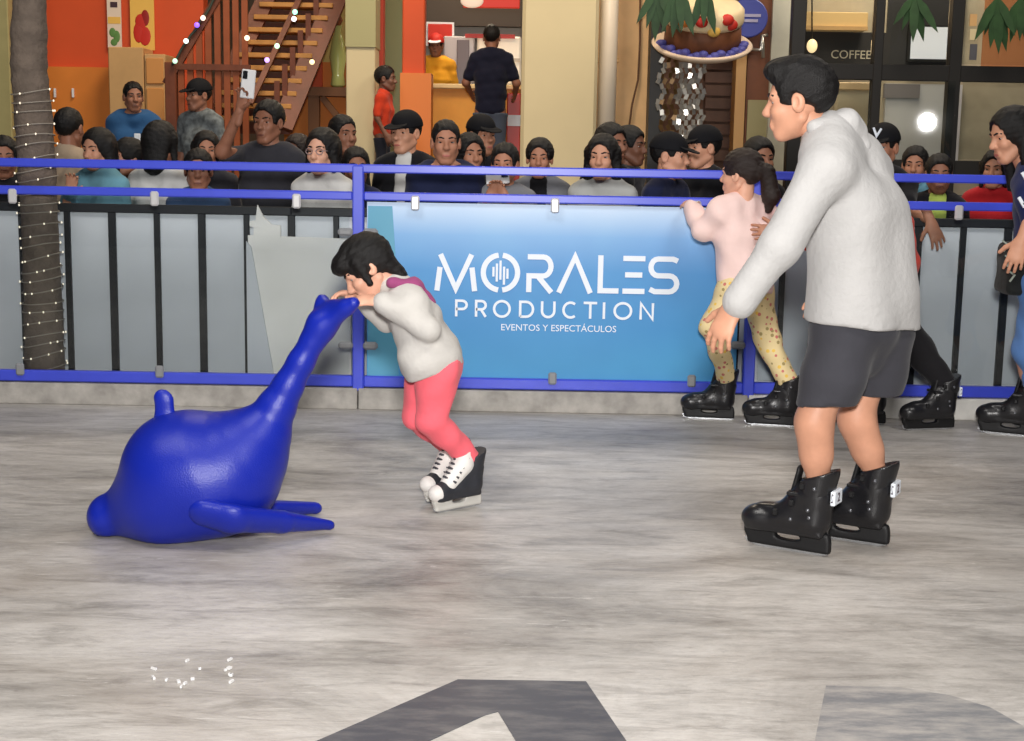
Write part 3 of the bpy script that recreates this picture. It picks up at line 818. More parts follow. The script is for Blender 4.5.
# refine the trunk so the bark has relief
pts2, rr2 = [], []
for i in range(len(tp) - 1):
    for k in range(8):
        s = k / 8; pts2.append(lerp(tp[i], tp[i + 1], s)); rr2.append((tr[i] * (1 - s) + tr[i + 1] * s) * (1 + random.uniform(-.035, .035)))
mk('trunk', J3(g_tube(pts2, rr2, 22)), M_BARK, t)
M_WIRE = mat('wire_pale', rgb(150, 142, 130), .5); M_BULB = mat('bulb_warm', rgb(255, 240, 214), .3, emit=.9)
ls = thing('string_lights', tp[1], 'pale string of tiny lights wound round the tree trunk', 'string lights')
wire, bulbs = [], []
zlo, zhi = .12, at(40, 88, YT)[2]; N = 620; turns = 26
for i in range(N):
    f = i / (N - 1); z = zlo + (zhi - zlo) * f
    j = 0
    while j < len(tp) - 2 and tp[j + 1][2] < z: j += 1
    s = (z - tp[j][2]) / max(1e-6, tp[j + 1][2] - tp[j][2]); c = lerp(tp[j], tp[j + 1], s); r = tr[j] * (1 - s) + tr[j + 1] * s
    th = 2 * math.pi * turns * f + .9 * math.sin(f * 53); p = c + V3(math.cos(th), math.sin(th), (.22 * math.sin(th + f * 19) + .12 * math.sin(2 * th + 3))) * (r + .006) * (1, 1, .35)
    wire.append(p)
    if i % 7 == 0 or i % 23 == 0: bulbs.append(g_ell(p + V3(math.cos(th), math.sin(th), 0) * .008, (.0042, .0042, .006), nu=6, nv=4))
mk('wire', J3(g_tube(wire, .0032, 5)), M_WIRE, ls)
props(mk('bulbs', J3(*bulbs), M_BULB, ls), kind='stuff')

# ================================================================== BACKGROUND BUILDINGS
def block(name, boxes, m, label=None, cat=None, kind='structure', group=None):
    return props(mk(name, J3(*boxes), m, smooth=False), label, cat, group, kind)
def slab(u0, u1, Y, depth, zlo, zhi, v=100, b=0.0):
    x0, x1 = at(u0, v, Y)[0], at(u1, v, Y)[0]
    return g_box(((x0 + x1) / 2, Y + depth / 2, (zlo + zhi) / 2), (x1 - x0, depth, zhi - zlo), b=b)
ZTOP = 4.4
M_OLIVE = mat('wall_olive', rgb(176, 168, 118), .8, bump=.1, var=.05)
M_ORANGE_D = mat('wall_red_orange', rgb(214, 84, 40), .6, var=.06, vscale=2)
M_ORANGE = mat('wall_orange', rgb(222, 132, 52), .6, var=.06, vscale=3)
M_BEIGE = mat('column_beige', rgb(212, 196, 156), .7, var=.04, vscale=2)
M_TAN = mat('panel_tan', rgb(206, 164, 110), .6, var=.05)
M_WOOD = mat('stair_wood', rgb(112, 60, 38), .5, bump=.2, bscale=30, var=.2)
M_WOODL = mat('tread_wood', rgb(196, 140, 74), .5, bump=.2, bscale=30, var=.15)
M_DARK = mat('dark_frame', rgb(34, 33, 32), .45)
YW = 15.6
block('wall_back', [slab(-120, 1160, YW + 2.2, .2, TZ, ZTOP)], mat('wall_dim', rgb(120, 104, 90), .8, var=.1), 'dim back wall inside the shops', 'wall')
block('ceiling', [g_box((0, YW + .2, ZTOP + .1), (24, 5.4, .2))], mat('soffit', rgb(150, 135, 115), .8), 'soffit above the shop fronts', 'ceiling')
block('column_olive', [slab(-60, 11, 13.6, .5, TZ, ZTOP, b=.01)], M_OLIVE, 'olive painted column at the left edge', 'column', 'structure')
# orange wall by the tree
w = block('wall_left', [slab(11, 205, 14.2, .2, TZ, ZTOP)], M_ORANGE_D, 'red orange shop wall behind the tree', 'wall')
mk('wall_dado', J3(slab(46, 112, 14.12, .08, TZ, at(80, 67, 14.12)[2])), M_ORANGE, w, smooth=False)
for u in (55, 73): mk('wall_hook', J3(g_box(at(u, 93, 14.1), (.02, .03, .09), b=.004)), M_WHITE, w, smooth=False)
# posters
def poster(u0, v0, u1, v1, Y, base, bits, label):
    x0, x1, z0, z1 = rect(u0, v0, u1, v1, Y)
    t = thing('poster', ((x0 + x1) / 2, Y, z0), label, 'poster')
    mk('sheet', J3(g_box(((x0 + x1) / 2, Y + .008, (z0 + z1) / 2), (x1 - x0, .012, z1 - z0))), base, t, smooth=False)
    for (a, b_, c, d, m) in bits:
        if m in (M_INK, M_YEL): mk('printed_block', J3(g_box((x0 + (x1 - x0) * (a + c) / 2, Y + .001, z0 + (z1 - z0) * (b_ + d) / 2), ((x1 - x0) * (c - a), .006, (z1 - z0) * (d - b_)))), m, t, smooth=False); continue
        mk('printed_picture', J3(g_ell((x0 + (x1 - x0) * (a + c) / 2, Y + .001, z0 + (z1 - z0) * (b_ + d) / 2), ((x1 - x0) * (c - a) / 2, .004, (z1 - z0) * (d - b_) / 2), nu=16, nv=6)), m, t)
M_YEL = mat('poster_yellow', rgb(236, 190, 92), .5); M_RED = mat('print_red', rgb(196, 46, 34), .5); M_GREEN = mat('print_green', rgb(96, 140, 74), .5); M_INK = mat('print_ink', rgb(70, 50, 60), .5)
poster(107, -20, 121, 48, 14.15, mat('poster_cream', rgb(232, 214, 196), .5), [(.3, .72, .7, .80, M_INK), (.25, .60, .75, .68, M_INK), (.35, .84, .65, .95, M_INK), (.05, .36, .95, .46, M_YEL), (.12, .16, .6, .30, M_GREEN), (.4, .08, .9, .26, M_GREEN), (.2, .03, .7, .14, M_GREEN)], 'narrow cream hanging poster with a green motif above the tan cabinet')
poster(130, -20, 154, 50, 14.15, M_YEL, [(.12, .10, .55, .40, M_RED), (.35, .06, .85, .34, M_RED), (.2, .30, .7, .52, M_RED), (.45, .34, .8, .58, mat('print_dark_red', rgb(150, 30, 28), .5)), (.2, .72, .8, .84, mat('print_olive', rgb(150, 130, 50), .5))], 'yellow hanging poster with a red picture beside the stair')
# tan cabinet in two units
for u0, u1, v0, lab in ((109, 144, 47, 'plain tan cabinet standing against the orange wall'), (145, 166, 54, 'tan framed cabinet next to the wooden stair post')):
    x0, x1, z0, z1 = rect(u0, v0, u1, 160, 13.7)
    t = thing('cabinet', ((x0 + x1) / 2, 13.9, TZ), lab, 'cabinet')
    mk('body', J3(g_box(((x0 + x1) / 2, 13.9, (TZ + z1) / 2), (x1 - x0, .38, z1 - TZ), b=.008)), M_TAN, t, smooth=False)
    if u0 > 120:
        zz = [z1 - .04, z1 - .30, TZ + .02]
        for a, b_ in ((zz[1] + .02, zz[0]), (zz[2], zz[1] - .02)):
            mk('door', J3(g_box(((x0 + x1) / 2, 13.70, (a + b_) / 2), (x1 - x0 - .04, .025, b_ - a), b=.006)), mat('cabinet_door', rgb(214, 150, 84), .6), t, smooth=False)
# ---- wooden stair
st = thing('wooden_stair', at(235, 140, 13.6) * (1, 1, 0) + V3(0, 0, TZ), 'dark wooden staircase with lit treads climbing past the orange wall', 'staircase')
def bar3(p, q, w, d=None):
    p, q = np.asarray(p, float), np.asarray(q, float); a = nrm(q - p); yv = nrm(np.cross(a, V3(0, 1, 0))); R = np.stack([yv, np.cross(a, yv), a], 1)
    return g_box((p + q) / 2, (w, d or w, np.linalg.norm(q - p)), R)
n_tr = 13
for i in range(n_tr):
    f = i / (n_tr - 1); v = 118 - 150 * f; Y = 13.5 + .8 * f
    pl, pr = at(212 + 66 * f, v, Y), at(288 + 62 * f, v, Y)
    mk('tread', J3(g_box(((pl[0] + pr[0]) / 2, Y, pl[2]), (pr[0] - pl[0], .26, .045), b=.005)), M_WOODL, st, smooth=False)
    mk('riser', J3(g_box(((pl[0] + pr[0]) / 2, Y + .12, pl[2] - .085), (pr[0] - pl[0], .02, .11))), M_WOOD, st, smooth=False)
mk('stringer', J3(bar3(at(205, 130, 13.38), at(284, -40, 14.3), .17, .06)), M_WOOD, st, smooth=False)
mk('stringer', J3(bar3(at(282, 128, 13.38), at(352, -40, 14.3), .20, .06)), M_WOOD, st, smooth=False)
mk('handrail', J3(bar3(at(250, 104, 13.25), at(318, -40, 14.2), .05, .05)), M_WOOD, st, smooth=False)
for i in range(8):
    f = i / 7; p = at(250 + 68 * f * .82 + 4, 104 - 144 * f * .82, 13.3 + .75 * f); q = at(262 + 66 * f * .82 + 14, 128 - 144 * f * .82, 13.3 + .75 * f)
    mk('baluster', J3(g_box((p + q) / 2 + V3(.04, 0, 0), (.05, .03, abs(p[2] - q[2]) + .12))), M_WOOD, st, smooth=False)
mk('handrail', J3(bar3(at(166, 84, 13.2), at(226, -16, 13.2), .07, .05)), M_WOOD, st, smooth=False)
for i in range(9):
    u = 172 + i * 9; vt = 84 - (u - 166) * 100 / 60 + 3
    pz = at(u, max(vt, -40), 13.22)
    mk('baluster', J3(g_box((pz[0], 13.22, (pz[2] + TZ) / 2), (.055, .03, pz[2] - TZ))), mat('baluster_wood', rgb(150, 78, 42), .5, var=.12), st, smooth=False)
mk('newel_post', J3(slab(165, 176, 13.15, .1, TZ, at(170, 62, 13.15)[2], b=.006)), M_WOOD, st, smooth=False)
mk('landing_beam', J3(pbox(166, 64, 250, 70, 13.17, .04)), M_WOOD, st, smooth=False)
gl = thing('fairy_lights', at(200, 22, 13.15), 'coloured fairy lights strung along the stair handrails', 'fairy lights')
fl = []
wpts = [at(172 + (216 - 172) * i / 14, 66 - 70 * i / 14 + random.uniform(-2, 2), 13.14) for i in range(15)]
mk('wire', J3(g_tube(wpts, .012, 6)), mat('wire_dark', rgb(60, 70, 60), .6), gl)
for k, (u, v, c) in enumerate(((197, 25, (130, 90, 255)), (203, 18, (255, 220, 200)), (186, 41, (220, 240, 230)), (175, 61, (160, 200, 170)), (267, 60, (190, 150, 255)), (277, 46, (190, 255, 200)), (295, 12, (150, 240, 200)), (294, 19, (255, 240, 255)), (247, 38, (255, 235, 200)), (312, 62, (250, 220, 160)))):
    mk('bulb', J3(g_ell(at(u, v, 13.1), (.024, .024, .024), nu=10, nv=6)), mat('fairy_bulb_%d' % k, rgb(*c), .3, emit=2.2), gl)
# wall and brace under the stair
block('wall_mid', [slab(284, 350, 14.7, .15, TZ, ZTOP)], mat('wall_stair_side', rgb(218, 200, 118), .7), 'yellow wall behind the stair', 'wall')
mk('orange_panel', J3(pbox(284, 62, 350, 170, 14.6, .08)), M_ORANGE, bpy.data.objects['wall_mid'], smooth=False)
mk('red_panel', J3(pbox(300, 40, 322, 96, 14.55, .05)), M_ORANGE_D, bpy.data.objects['wall_mid'], smooth=False)
t = thing('timber_brace', at(330, 130, 14.3) * (1, 1, 0) + V3(0, 0, TZ), 'brown timber shelf with a diagonal brace beside the beige column', 'shelf')
mk('beam', J3(pbox(304, 87, 352, 96, 14.25, .3)), mat('brace_wood', rgb(126, 84, 52), .6), t, smooth=False)
mk('post', J3(slab(308, 319, 14.3, .1, TZ, at(312, 96, 14.3)[2])), mat('brace_wood', rgb(126, 84, 52), .6), t, smooth=False)
mk('diagonal', J3(bar3(at(322, 97, 14.33), at(342, 122, 14.33), .06, .06)), mat('brace_wood', rgb(126, 84, 52), .6), t, smooth=False)
t = thing('glass_ornament', at(338, 86, 14.35), 'pale green glass ornament standing on the timber shelf', 'ornament')
base = at(338, 87, 14.36)
mk('vase', J3(g_lathe([(.05, 0), (.075, .02), (.06, .12), (.085, .3), (.06, .46), (.03, .54), (.045, .6)], base)), mat('glass_green', rgb(206, 214, 130), .15, .7), t)
mk('finial', J3(g_lathe([(.02, .6), (.05, .66), (.02, .72), (.03, .78), (.005, .84)], base)), mat('finial_wood', rgb(140, 80, 50), .4), t)
# columns
block('column_by_stair', [slab(346, 375, 13.3, .4, TZ, ZTOP, b=.01)], M_BEIGE, 'beige column between the stair and the food counter', 'column')
mk('column_cap', J3(slab(345.5, 375.5, 13.28, .44, at(360, 47, 13.3)[2], ZTOP - .01)), mat('column_sage', rgb(172, 166, 122), .7), bpy.data.objects['column_by_stair'], smooth=False)
block('column_wide', [slab(521, 597, 12.75, .6, TZ, ZTOP, b=.03)], M_BEIGE, 'wide beige column right of the food counter', 'column')
block('trim_1', [slab(373, 383, 13.9, .2, TZ, ZTOP)], M_RED if False else mat('trim_red', rgb(190, 62, 32), .5), 'red orange trim beside the beige column', 'trim')
block('column_orange', [slab(402, 424, 13.6, .25, TZ, ZTOP, b=.01)], M_ORANGE_D, 'orange column at the corner of the food counter', 'column')
mk('column_base', J3(slab(400, 431, 13.55, .35, TZ, at(415, 73, 13.55)[2])), mat('column_base_orange', rgb(226, 128, 58), .5), bpy.data.objects['column_orange'], smooth=False)
props(mk('window_1', J3(slab(381, 404, 14.9, .03, TZ, ZTOP)), mat('greenish_glass', rgb(150, 160, 120), .15, .6), smooth=False), 'greenish glass panel beside the orange column', 'window', kind='structure')
# food counter
t = thing('food_counter', at(470, 120, 14.6) * (1, 1, 0) + V3(0, 0, TZ), 'orange fronted food counter with a pale worktop', 'counter')
mk('front', J3(slab(424, 522, 14.6, .5, TZ, at(470, 88, 14.6)[2])), mat('counter_orange', rgb(236, 164, 60), .5, var=.05), t, smooth=False)
mk('worktop', J3(pbox(422, 84, 523, 89, 14.5, .7, b=.01)), mat('worktop_cream', rgb(240, 210, 150), .4), t, smooth=False)
block('trim_2', [pbox(424, -40, 522, 26, 16.8, .1)], mat('fascia_grey', rgb(84, 74, 68), .7), 'dark grey fascia above the food counter', 'trim')
block('wall_kitchen', [slab(420, 525, 17.2, .1, TZ, ZTOP)], mat('kitchen_wall', rgb(202, 196, 186), .5), 'pale kitchen wall behind the food counter', 'wall')
t = thing('menu_sign', at(490, 8, 14.8), 'red and white hanging sign over the food counter', 'sign')
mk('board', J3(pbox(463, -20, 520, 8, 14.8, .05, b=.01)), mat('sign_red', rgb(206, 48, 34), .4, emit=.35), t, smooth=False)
mk('white_flash', J3(g_ell(at(472, 1, 14.79), (.12, .02, .07))), mat('sign_white', rgb(240, 220, 200), .4, emit=.4), t)
t = thing('menu_board', at(440, 40, 16.6), 'small red lit menu board on the kitchen wall', 'sign')
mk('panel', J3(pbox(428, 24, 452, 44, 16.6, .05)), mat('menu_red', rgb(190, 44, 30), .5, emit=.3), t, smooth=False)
mk('frame', J3(pbox(426, 22, 454, 46, 16.62, .06)), M_WHITE, t, smooth=False)
t = thing('tall_fridge', at(452, 84, 16.2) * (1, 1, 0) + V3(0, 0, TZ), 'slim white and grey fridge behind the food counter', 'fridge')
x0, x1, z0, z1 = rect(443, 36, 474, 86, 16.2)
mk('body', J3(g_box(((x0 + x1) / 2, 16.5, (TZ + z1) / 2), (x1 - x0, .55, z1 - TZ), b=.015)), mat('fridge_white', rgb(206, 200, 206), .3), t, smooth=False)
mk('door', J3(g_box(((x0 + x1) / 2 + .05, 16.21, (TZ + z1) / 2 + .02), ((x1 - x0) * .4, .02, z1 - TZ - .12), b=.006)), mat('fridge_grey', rgb(120, 110, 116), .3), t, smooth=False)
t = thing('display_case', at(498, 84, 15.4), 'lit white display case on the food counter', 'display case')
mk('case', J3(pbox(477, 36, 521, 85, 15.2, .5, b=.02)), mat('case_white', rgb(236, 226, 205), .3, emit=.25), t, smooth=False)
mk('shelf_strip', J3(pbox(478, 58, 520, 61, 15.15, .06)), mat('case_strip', rgb(190, 180, 160), .3), t, smooth=False)
mk('price_strip', J3(pbox(465, 34, 515, 38, 15.15, .05)), mat('case_red', rgb(200, 60, 50), .4), t, smooth=False)
t = thing('drinks_box', at(514, 150, 14.3) * (1, 1, 0) + V3(0, 0, TZ), 'red crate with white markings stacked beside the counter', 'crate')
mk('crate', J3(slab(507, 521, 14.25, .3, TZ, at(514, 93, 14.25)[2], b=.01)), mat('crate_red', rgb(196, 48, 36), .4), t, smooth=False)
mk('white_band', J3(pbox(507.5, 115, 521, 126, 14.235, .02)), M_WHITE, t, smooth=False)
# pipe, tan wall, cable, dark post
t = thing('drain_pipe', at(608, 125, 12.9) * (1, 1, 0) + V3(0, 0, TZ), 'cream white drain pipe beside the wide beige column', 'pipe')
px = at(608, 60, 12.95)
mk('tube', J3(g_tube([(px[0], 12.95, TZ), (px[0], 12.95, ZTOP)], .082, 20)), mat('pipe_white', rgb(246, 230, 206), .35), t)
mk('bracket', J3(g_box((px[0], 13.0, px[2]), (.2, .1, .04), b=.005)), M_TAN, t, smooth=False)
block('wall_tan', [slab(597, 652, 13.2, .2, TZ, ZTOP)], mat('wall_tan_paint', rgb(226, 184, 132), .7, var=.05), 'tan wall between the pipe and the restaurant', 'wall')
cb = thing('hanging_cable', at(636, 60, 13.15), 'thin brown cable hanging down the tan wall', 'cable')
mk('cord', J3(g_tube([at(640, -20, 13.17), at(640, 40, 13.17), at(638, 80, 13.16), at(632, 105, 13.15), at(629, 128, 13.15), at(628, 150, 13.15)], .010, 6)), mat('cable_brown', rgb(96, 64, 40), .6), cb)
block('trim_3', [slab(649, 662, 12.9, .25, TZ, ZTOP)], M_DARK, 'black post at the restaurant corner', 'trim')
# restaurant entrance
block('wall_restaurant', [slab(655, 800, 14.6, .15, TZ, ZTOP)], mat('brown_cladding', rgb(92, 62, 44), .6, bump=.3, bscale=12, var=.2), 'brown clad restaurant wall behind the hat display', 'wall')
for i in range(9):
    mk('cladding_board', J3(pbox(705, 46 + i * 13, 735, 57 + i * 13, 14.55, .03, b=.004)), mat('cladding_board', rgb(86, 60, 46), .6, var=.15), bpy.data.objects['wall_restaurant'], smooth=False)
mk('pilaster', J3(slab(735, 745, 14.3, .3, TZ, at(740, 40, 14.3)[2])), mat('pilaster_wood', rgb(204, 160, 106), .6), bpy.data.objects['wall_restaurant'], smooth=False)
d = props(mk('door_1', J3(slab(746, 768, 14.4, .06, TZ, ZTOP)), mat('door_brown', rgb(128, 78, 50), .5, var=.1), smooth=False), 'brown restaurant door with a long pull handle', 'door', kind='structure')
mk('handle', J3(g_tube([at(749, 49, 14.33), at(761, 50, 14.3), at(762, 36, 14.3), at(767, 35, 14.33)], .02, 8), g_tube([at(762, 36, 14.3), at(763, 58, 14.3)], .02, 8)), mat('handle_steel', rgb(200, 195, 185), .3, metal=.8), d)
mk('glass_panel', J3(pbox(747, 100, 768, 150, 14.37, .03)), mat('door_glass', rgb(180, 172, 130), .2), d, smooth=False)
d = props(mk('door_2', J3(slab(769, 792, 14.3, .06, TZ, ZTOP)), mat('door_cream', rgb(206, 204, 186), .5, var=.05), smooth=False), 'pale cream door leaf beside the coffee shop post', 'door', kind='structure')
t = thing('round_sign', at(748, 18, 14.2), 'round blue sign with pale lettering by the restaurant door', 'sign')
c = at(748, 18, 14.2)
V, F = g_lathe([(.18, 0), (.19, .01), (.19, .03), (.18, .04)], (0, 0, 0), 32); V = V[:, [0, 2, 1]] * (1, -1, 1) + c
mk('disc', [(V, F, 0)], mat('sign_blue', rgb(66, 74, 150), .4, emit=.15), t, smooth=False)
for dz, wd in ((.02, .13), (-.03, .10)): mk('lettering_bar', J3(g_box(c + V3(0, -.05, dz), (wd * 1.8, .01, .028))), mat('sign_pale', rgb(180, 176, 205), .4), t, smooth=False)
# hat-shaped festive display
c = at(702, 44, 12.6)
t = thing('hat_display', c, 'giant hat shaped display with cream top and blue trimmed brim, tinsel hanging below', 'display')
HT = np.array(Matrix.Rotation(.42, 3, 'X'))
def oval(prof, cc, ky=.9):
    V, F = g_lathe(prof, (0, 0, 0), 36); return (V * (1, ky, 1)) @ HT.T + cc, F
mk('brim', J3(oval([(.36, -.06), (.42, -.03), (.445, .0), (.43, .015), (.33, -.01)], c)), mat('hat_brim', rgb(232, 206, 180), .6, var=.06), t)
mk('crown_side', J3(oval([(.34, -.02), (.335, .10), (.325, .20)], c)), mat('hat_brown', rgb(120, 72, 44), .6, var=.2), t)
mk('crown_top', J3(oval([(.335, .20), (.345, .23), (.34, .32), (.30, .36), (.1, .38)], c)), mat('hat_cream', rgb(238, 214, 170), .6, var=.06), t)
for i in range(22):
    a = math.pi + math.pi * (i + .5) / 22; r = .365
    mk('blue_bow', J3(g_ell(c + HT @ V3(r * math.cos(a), r * .9 * math.sin(a), .012 + .02 * math.sin(i * 2.1)), (.045, .035, .03), nu=8, nv=6)), mat('bow_blue', rgb(84, 84, 160), .5, var=.2), t)
for dx, dz, m in ((-.06, .30, M_RED), (.16, .31, M_RED), (.20, .26, M_RED), (-.20, .28, M_ORANGE), (.05, .22, M_YEL)):
    mk('ornament', J3(g_ell(c + HT @ V3(dx, -.30 * math.sqrt(max(.05, 1 - (dx / .34) ** 2)), dz), (.06, .03, .05), nu=10, nv=6)), m, t)
M_TIN = mat('tinsel_silver', rgb(214, 210, 200), .25, .6, metal=.7)
for i, (du, L) in enumerate(((-40, .55), (-36, .85), (-18, .9), (-13, .75), (-9, .95), (-4, .8), (0, .6), (-28, .8), (-22, .9))):
    p0 = at(702 + du, 60, 12.5 + .08 * (i % 3)); geo = []
    for k in range(int(L / .045)):
        z = p0[2] - k * .045; o = .03 * math.sin(k * 1.3 + i)
        geo.append(g_box((p0[0] + o, p0[1] + .02 * math.cos(k + i), z), (.035, .006, .05), np.array(Matrix.Rotation(.6 * math.sin(k * 2.2 + i), 3, 'Z') @ Matrix.Rotation(.5 * math.cos(k * 1.7), 3, 'Y'))))
    props(mk('tinsel_strand', J3(*geo), M_TIN if i not in (1, 7) else mat('tinsel_bronze', rgb(110, 84, 52), .35, metal=.5), t, smooth=False), kind='stuff')
# hanging plants: leaves as blades
M_LEAF = mat('leaf_green', rgb(44, 74, 40), .5, var=.25)
def leaves(u, v, Y, n, label, spread=.3, L=.45, name='hanging_plant'):
    c = at(u, v, Y); t = thing(name, c, label, 'plant', 'hanging plants at the restaurant')
    mk('stem', J3(g_tube([c + V3(0, .02, -.05), c + V3(0, .02, .3)], .015, 6)), M_LEAF, t)
    for i in range(n):
        a = -math.pi / 2 + (i - (n - 1) / 2) * (1.5 / max(1, n - 1)); Li = L * random.uniform(.75, 1.1); d = V3(math.cos(a) * spread * 2.4, -.1 + .2 * random.random(), math.sin(a))
        d = nrm(d); s = nrm(np.cross(d, V3(0, 1, 0))); w_ = Li * .10
        P = [c, c + d * Li * .35 + s * w_, c + d * Li * .7 + s * w_ * .8, c + d * Li, c + d * Li * .7 - s * w_ * .8, c + d * Li * .35 - s * w_]
        V = np.array(P + [p + V3(0, .008, 0) for p in P]); F = [tuple(range(6)), tuple(range(11, 5, -1))] + [((k + 1) % 6, k, 6 + k, 6 + (k + 1) % 6) for k in range(6)]
        mk('leaf', [(V, F, 0)], M_LEAF, t, smooth=False)
leaves(657, -12, 12.3, 5, 'dark green leaves hanging beside the black restaurant post', .25, .42)
leaves(679, -14, 12.15, 4, 'broad green leaves hanging over the front of the hat display', .15, .42)
leaves(705, -14, 12.15, 3, 'narrow green leaves drooping over the crown of the hat display', .12, .38)
# ---- coffee shop front
YC = 13.4
sf = thing('coffee_shop_front', at(910, 150, YC) * (1, 1, 0) + V3(0, 0, TZ), 'black framed glass front of the coffee shop', 'shop front')
def fr(u0, v0, u1, v1, nm='frame_bar', Y=YC, d=.12, zlo=None, zhi=None): mk(nm, J3(pbox(u0, v0, u1, v1, Y, d, b=.006, zlo=zlo, zhi=zhi)), M_DARK, sf, smooth=False)
fr(790, 0, 804, 150, 'mullion', zlo=TZ, zhi=ZTOP - .02); fr(873, 0, 882, 150, 'mullion', zlo=TZ, zhi=ZTOP - .02); fr(949, 0, 961, 150, 'mullion', zlo=TZ, zhi=ZTOP - .02); fr(1050, 0, 1062, 150, 'mullion', zlo=TZ, zhi=ZTOP - .02)
fr(804, 65, 1050, 81, 'transom', YC + .012, .09); fr(804, -60, 1050, -30, 'head_beam', YC + .012, .09); fr(804, 160, 1050, 176, 'sill_beam', YC + .012, .09)
M_SHOPGLASS = glass_mat('shop_glass', (.93, .95, .93, 1))
for u0, u1 in ((804, 873), (882, 949), (961, 1050)):
    for v0, v1 in ((-30, 65), (81, 160)):
        if (u0, v0) == (882, 81): continue
        mk('pane', J3(pbox(u0, v0, u1, v1, YC + .05, .012)), M_SHOPGLASS, sf, smooth=False)
# tilt added to one pane so it mirrors the flash to the camera
pc = at(915, 121, YC + .05); tgt = at(927, 122, YC + .05)
to_cam = nrm(CAMPOS - tgt); to_fl = nrm(V3(.02, -.05, CAM_H + .42) - tgt); nn = nrm(to_cam + to_fl)
x0, x1, z0, z1 = rect(882, 81, 949, 160, YC + .05)
yv = -nn; xv = nrm(np.cross(yv, V3(0, 0, 1))); R = np.stack([xv, yv, np.cross(xv, yv)], 1)
mk('pane', J3(g_box(((x0 + x1) / 2, YC + .06, (z0 + z1) / 2), (x1 - x0 + .06, .008, z1 - z0), R)), M_SHOPGLASS, sf, smooth=False)
YI = YC + 1.6
ci = block('wall_coffee', [slab(795, 1120, YI, .1, TZ, ZTOP)], mat('coffee_wall', rgb(186, 172, 148), .7, var=.08), 'pale inner wall of the coffee shop', 'wall')
mk('dark_band', J3(pbox(800, 32, 890, 68, YI - .05, .05)), mat('coffee_band', rgb(48, 44, 42), .6), ci, smooth=False)
mk('blind', J3(pbox(884, 84, 960, 170, YI - .06, .05)), mat('coffee_blind', rgb(206, 204, 204), .6), ci, smooth=False)
mk('blind_rail', J3(pbox(884, 84, 920, 98, YI - .09, .04)), mat('coffee_blind_rail', rgb(130, 124, 124), .6), ci, smooth=False)
mk('upper_dark_panel', J3(pbox(888, -40, 965, 68, YI - .04, .03)), mat('coffee_dark', rgb(46, 44, 44), .6), ci, smooth=False)
mk('terracotta_panel', J3(pbox(985, -40, 1090, 70, YI - .04, .03)), mat('coffee_terracotta', rgb(178, 116, 74), .7), ci, smooth=False)
put_text('coffee_lettering', 'COFFEE', 851, 55, YI - .056, 40, mat('letter_cream', rgb(190, 178, 156), .5, emit=.15), ci)
t = thing('wall_shelf', at(835, 30, YI - .2), 'lit pale wooden shelf above the coffee lettering', 'shelf')
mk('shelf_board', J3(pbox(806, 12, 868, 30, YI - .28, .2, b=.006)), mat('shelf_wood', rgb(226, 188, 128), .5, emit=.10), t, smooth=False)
mk('shelf_edge', J3(pbox(806, 26, 868, 30, YI - .30, .02)), M_TAN, t, smooth=False)
t = thing('pendant_lamp', at(812, 46, YI - .3), 'small warm round lamp left of the coffee lettering', 'lamp')
mk('globe', J3(g_ell(at(812, 46, YI - .3), (.055, .055, .07))), mat('lamp_glow', rgb(255, 222, 170), .3, emit=1.2), t)
mk('cord', J3(g_tube([at(812, 40, YI - .3), at(812, -20, YI - .3)], .008, 6)), M_DARK, t)
t = thing('wall_screen', at(932, 42, YI - .1), 'wall television showing a bright grey picture', 'television')
mk('bezel', J3(pbox(908, 24, 950, 62, YI - .12, .05, b=.006)), M_DARK, t, smooth=False)
mk('screen', J3(pbox(911, 27, 948, 59, YI - .127, .01)), mat('screen_glow', rgb(200, 200, 204), .2, emit=.6), t, smooth=False)
leaves(915, -6, YC - .25, 5, 'broad green leaves hanging before the coffee shop window', .3, .42)
leaves(998, -4, YC - .25, 6, 'tall green leaves in the right coffee shop window', .22, .48)
leaves(1022, -4, YC - .2, 5, 'green leaves at the right edge of the coffee shop window', .22, .45)
t = thing('notice', at(972, 30, YI - .1), 'column of small pale notices between the dark frames', 'notice')
for v0, v1, m in ((14, 26, M_TAN), (29, 40, M_BEIGE), (44, 60, mat('notice_grey', rgb(90, 90, 96), .6))): mk('sheet', J3(pbox(970, v0, 977, v1, YC + .02, .012)), m, t, smooth=False)
t = thing('cafe_chair', at(870, 150, 14.2) * (1, 1, 0) + V3(0, 0, TZ), 'cream upholstered bench seen through the coffee shop window', 'bench')
mk('backrest', J3(pbox(834, 84, 874, 160, YC + .9, .12, b=.03)), mat('bench_cream', rgb(206, 190, 160), .6), t, smooth=False)
mk('top_rail', J3(pbox(832, 82, 874, 90, YC + .85, .08, b=.01)), mat('bench_rail', rgb(230, 196, 150), .5), t, smooth=False)
mk('seat', J3(g_box((at(854, 160, YC + .9)[0], YC + .65, TZ + .225), (.5, .5, .45), b=.03)), mat('bench_cream', rgb(206, 190, 160), .6), t, smooth=False)
# shop lamps
area_light('counter_lamp', (at(470, 0, 15.5)[0], 15.6, ZTOP - .1), (at(470, 90, 15.5)[0], 15.4, TZ), .9, 55, (1, .85, .62))
area_light('coffee_lamp', (at(900, 0, 14.2)[0], 14.2, ZTOP - .1), (at(900, 90, 14.2)[0], 14.6, TZ), 1.0, 50, (1, .88, .70))
area_light('stair_lamp', (at(270, 0, 13.9)[0], 13.2, ZTOP + .3), (at(270, 90, 14)[0], 14.0, TZ), .8, 30, (1, .78, .5))
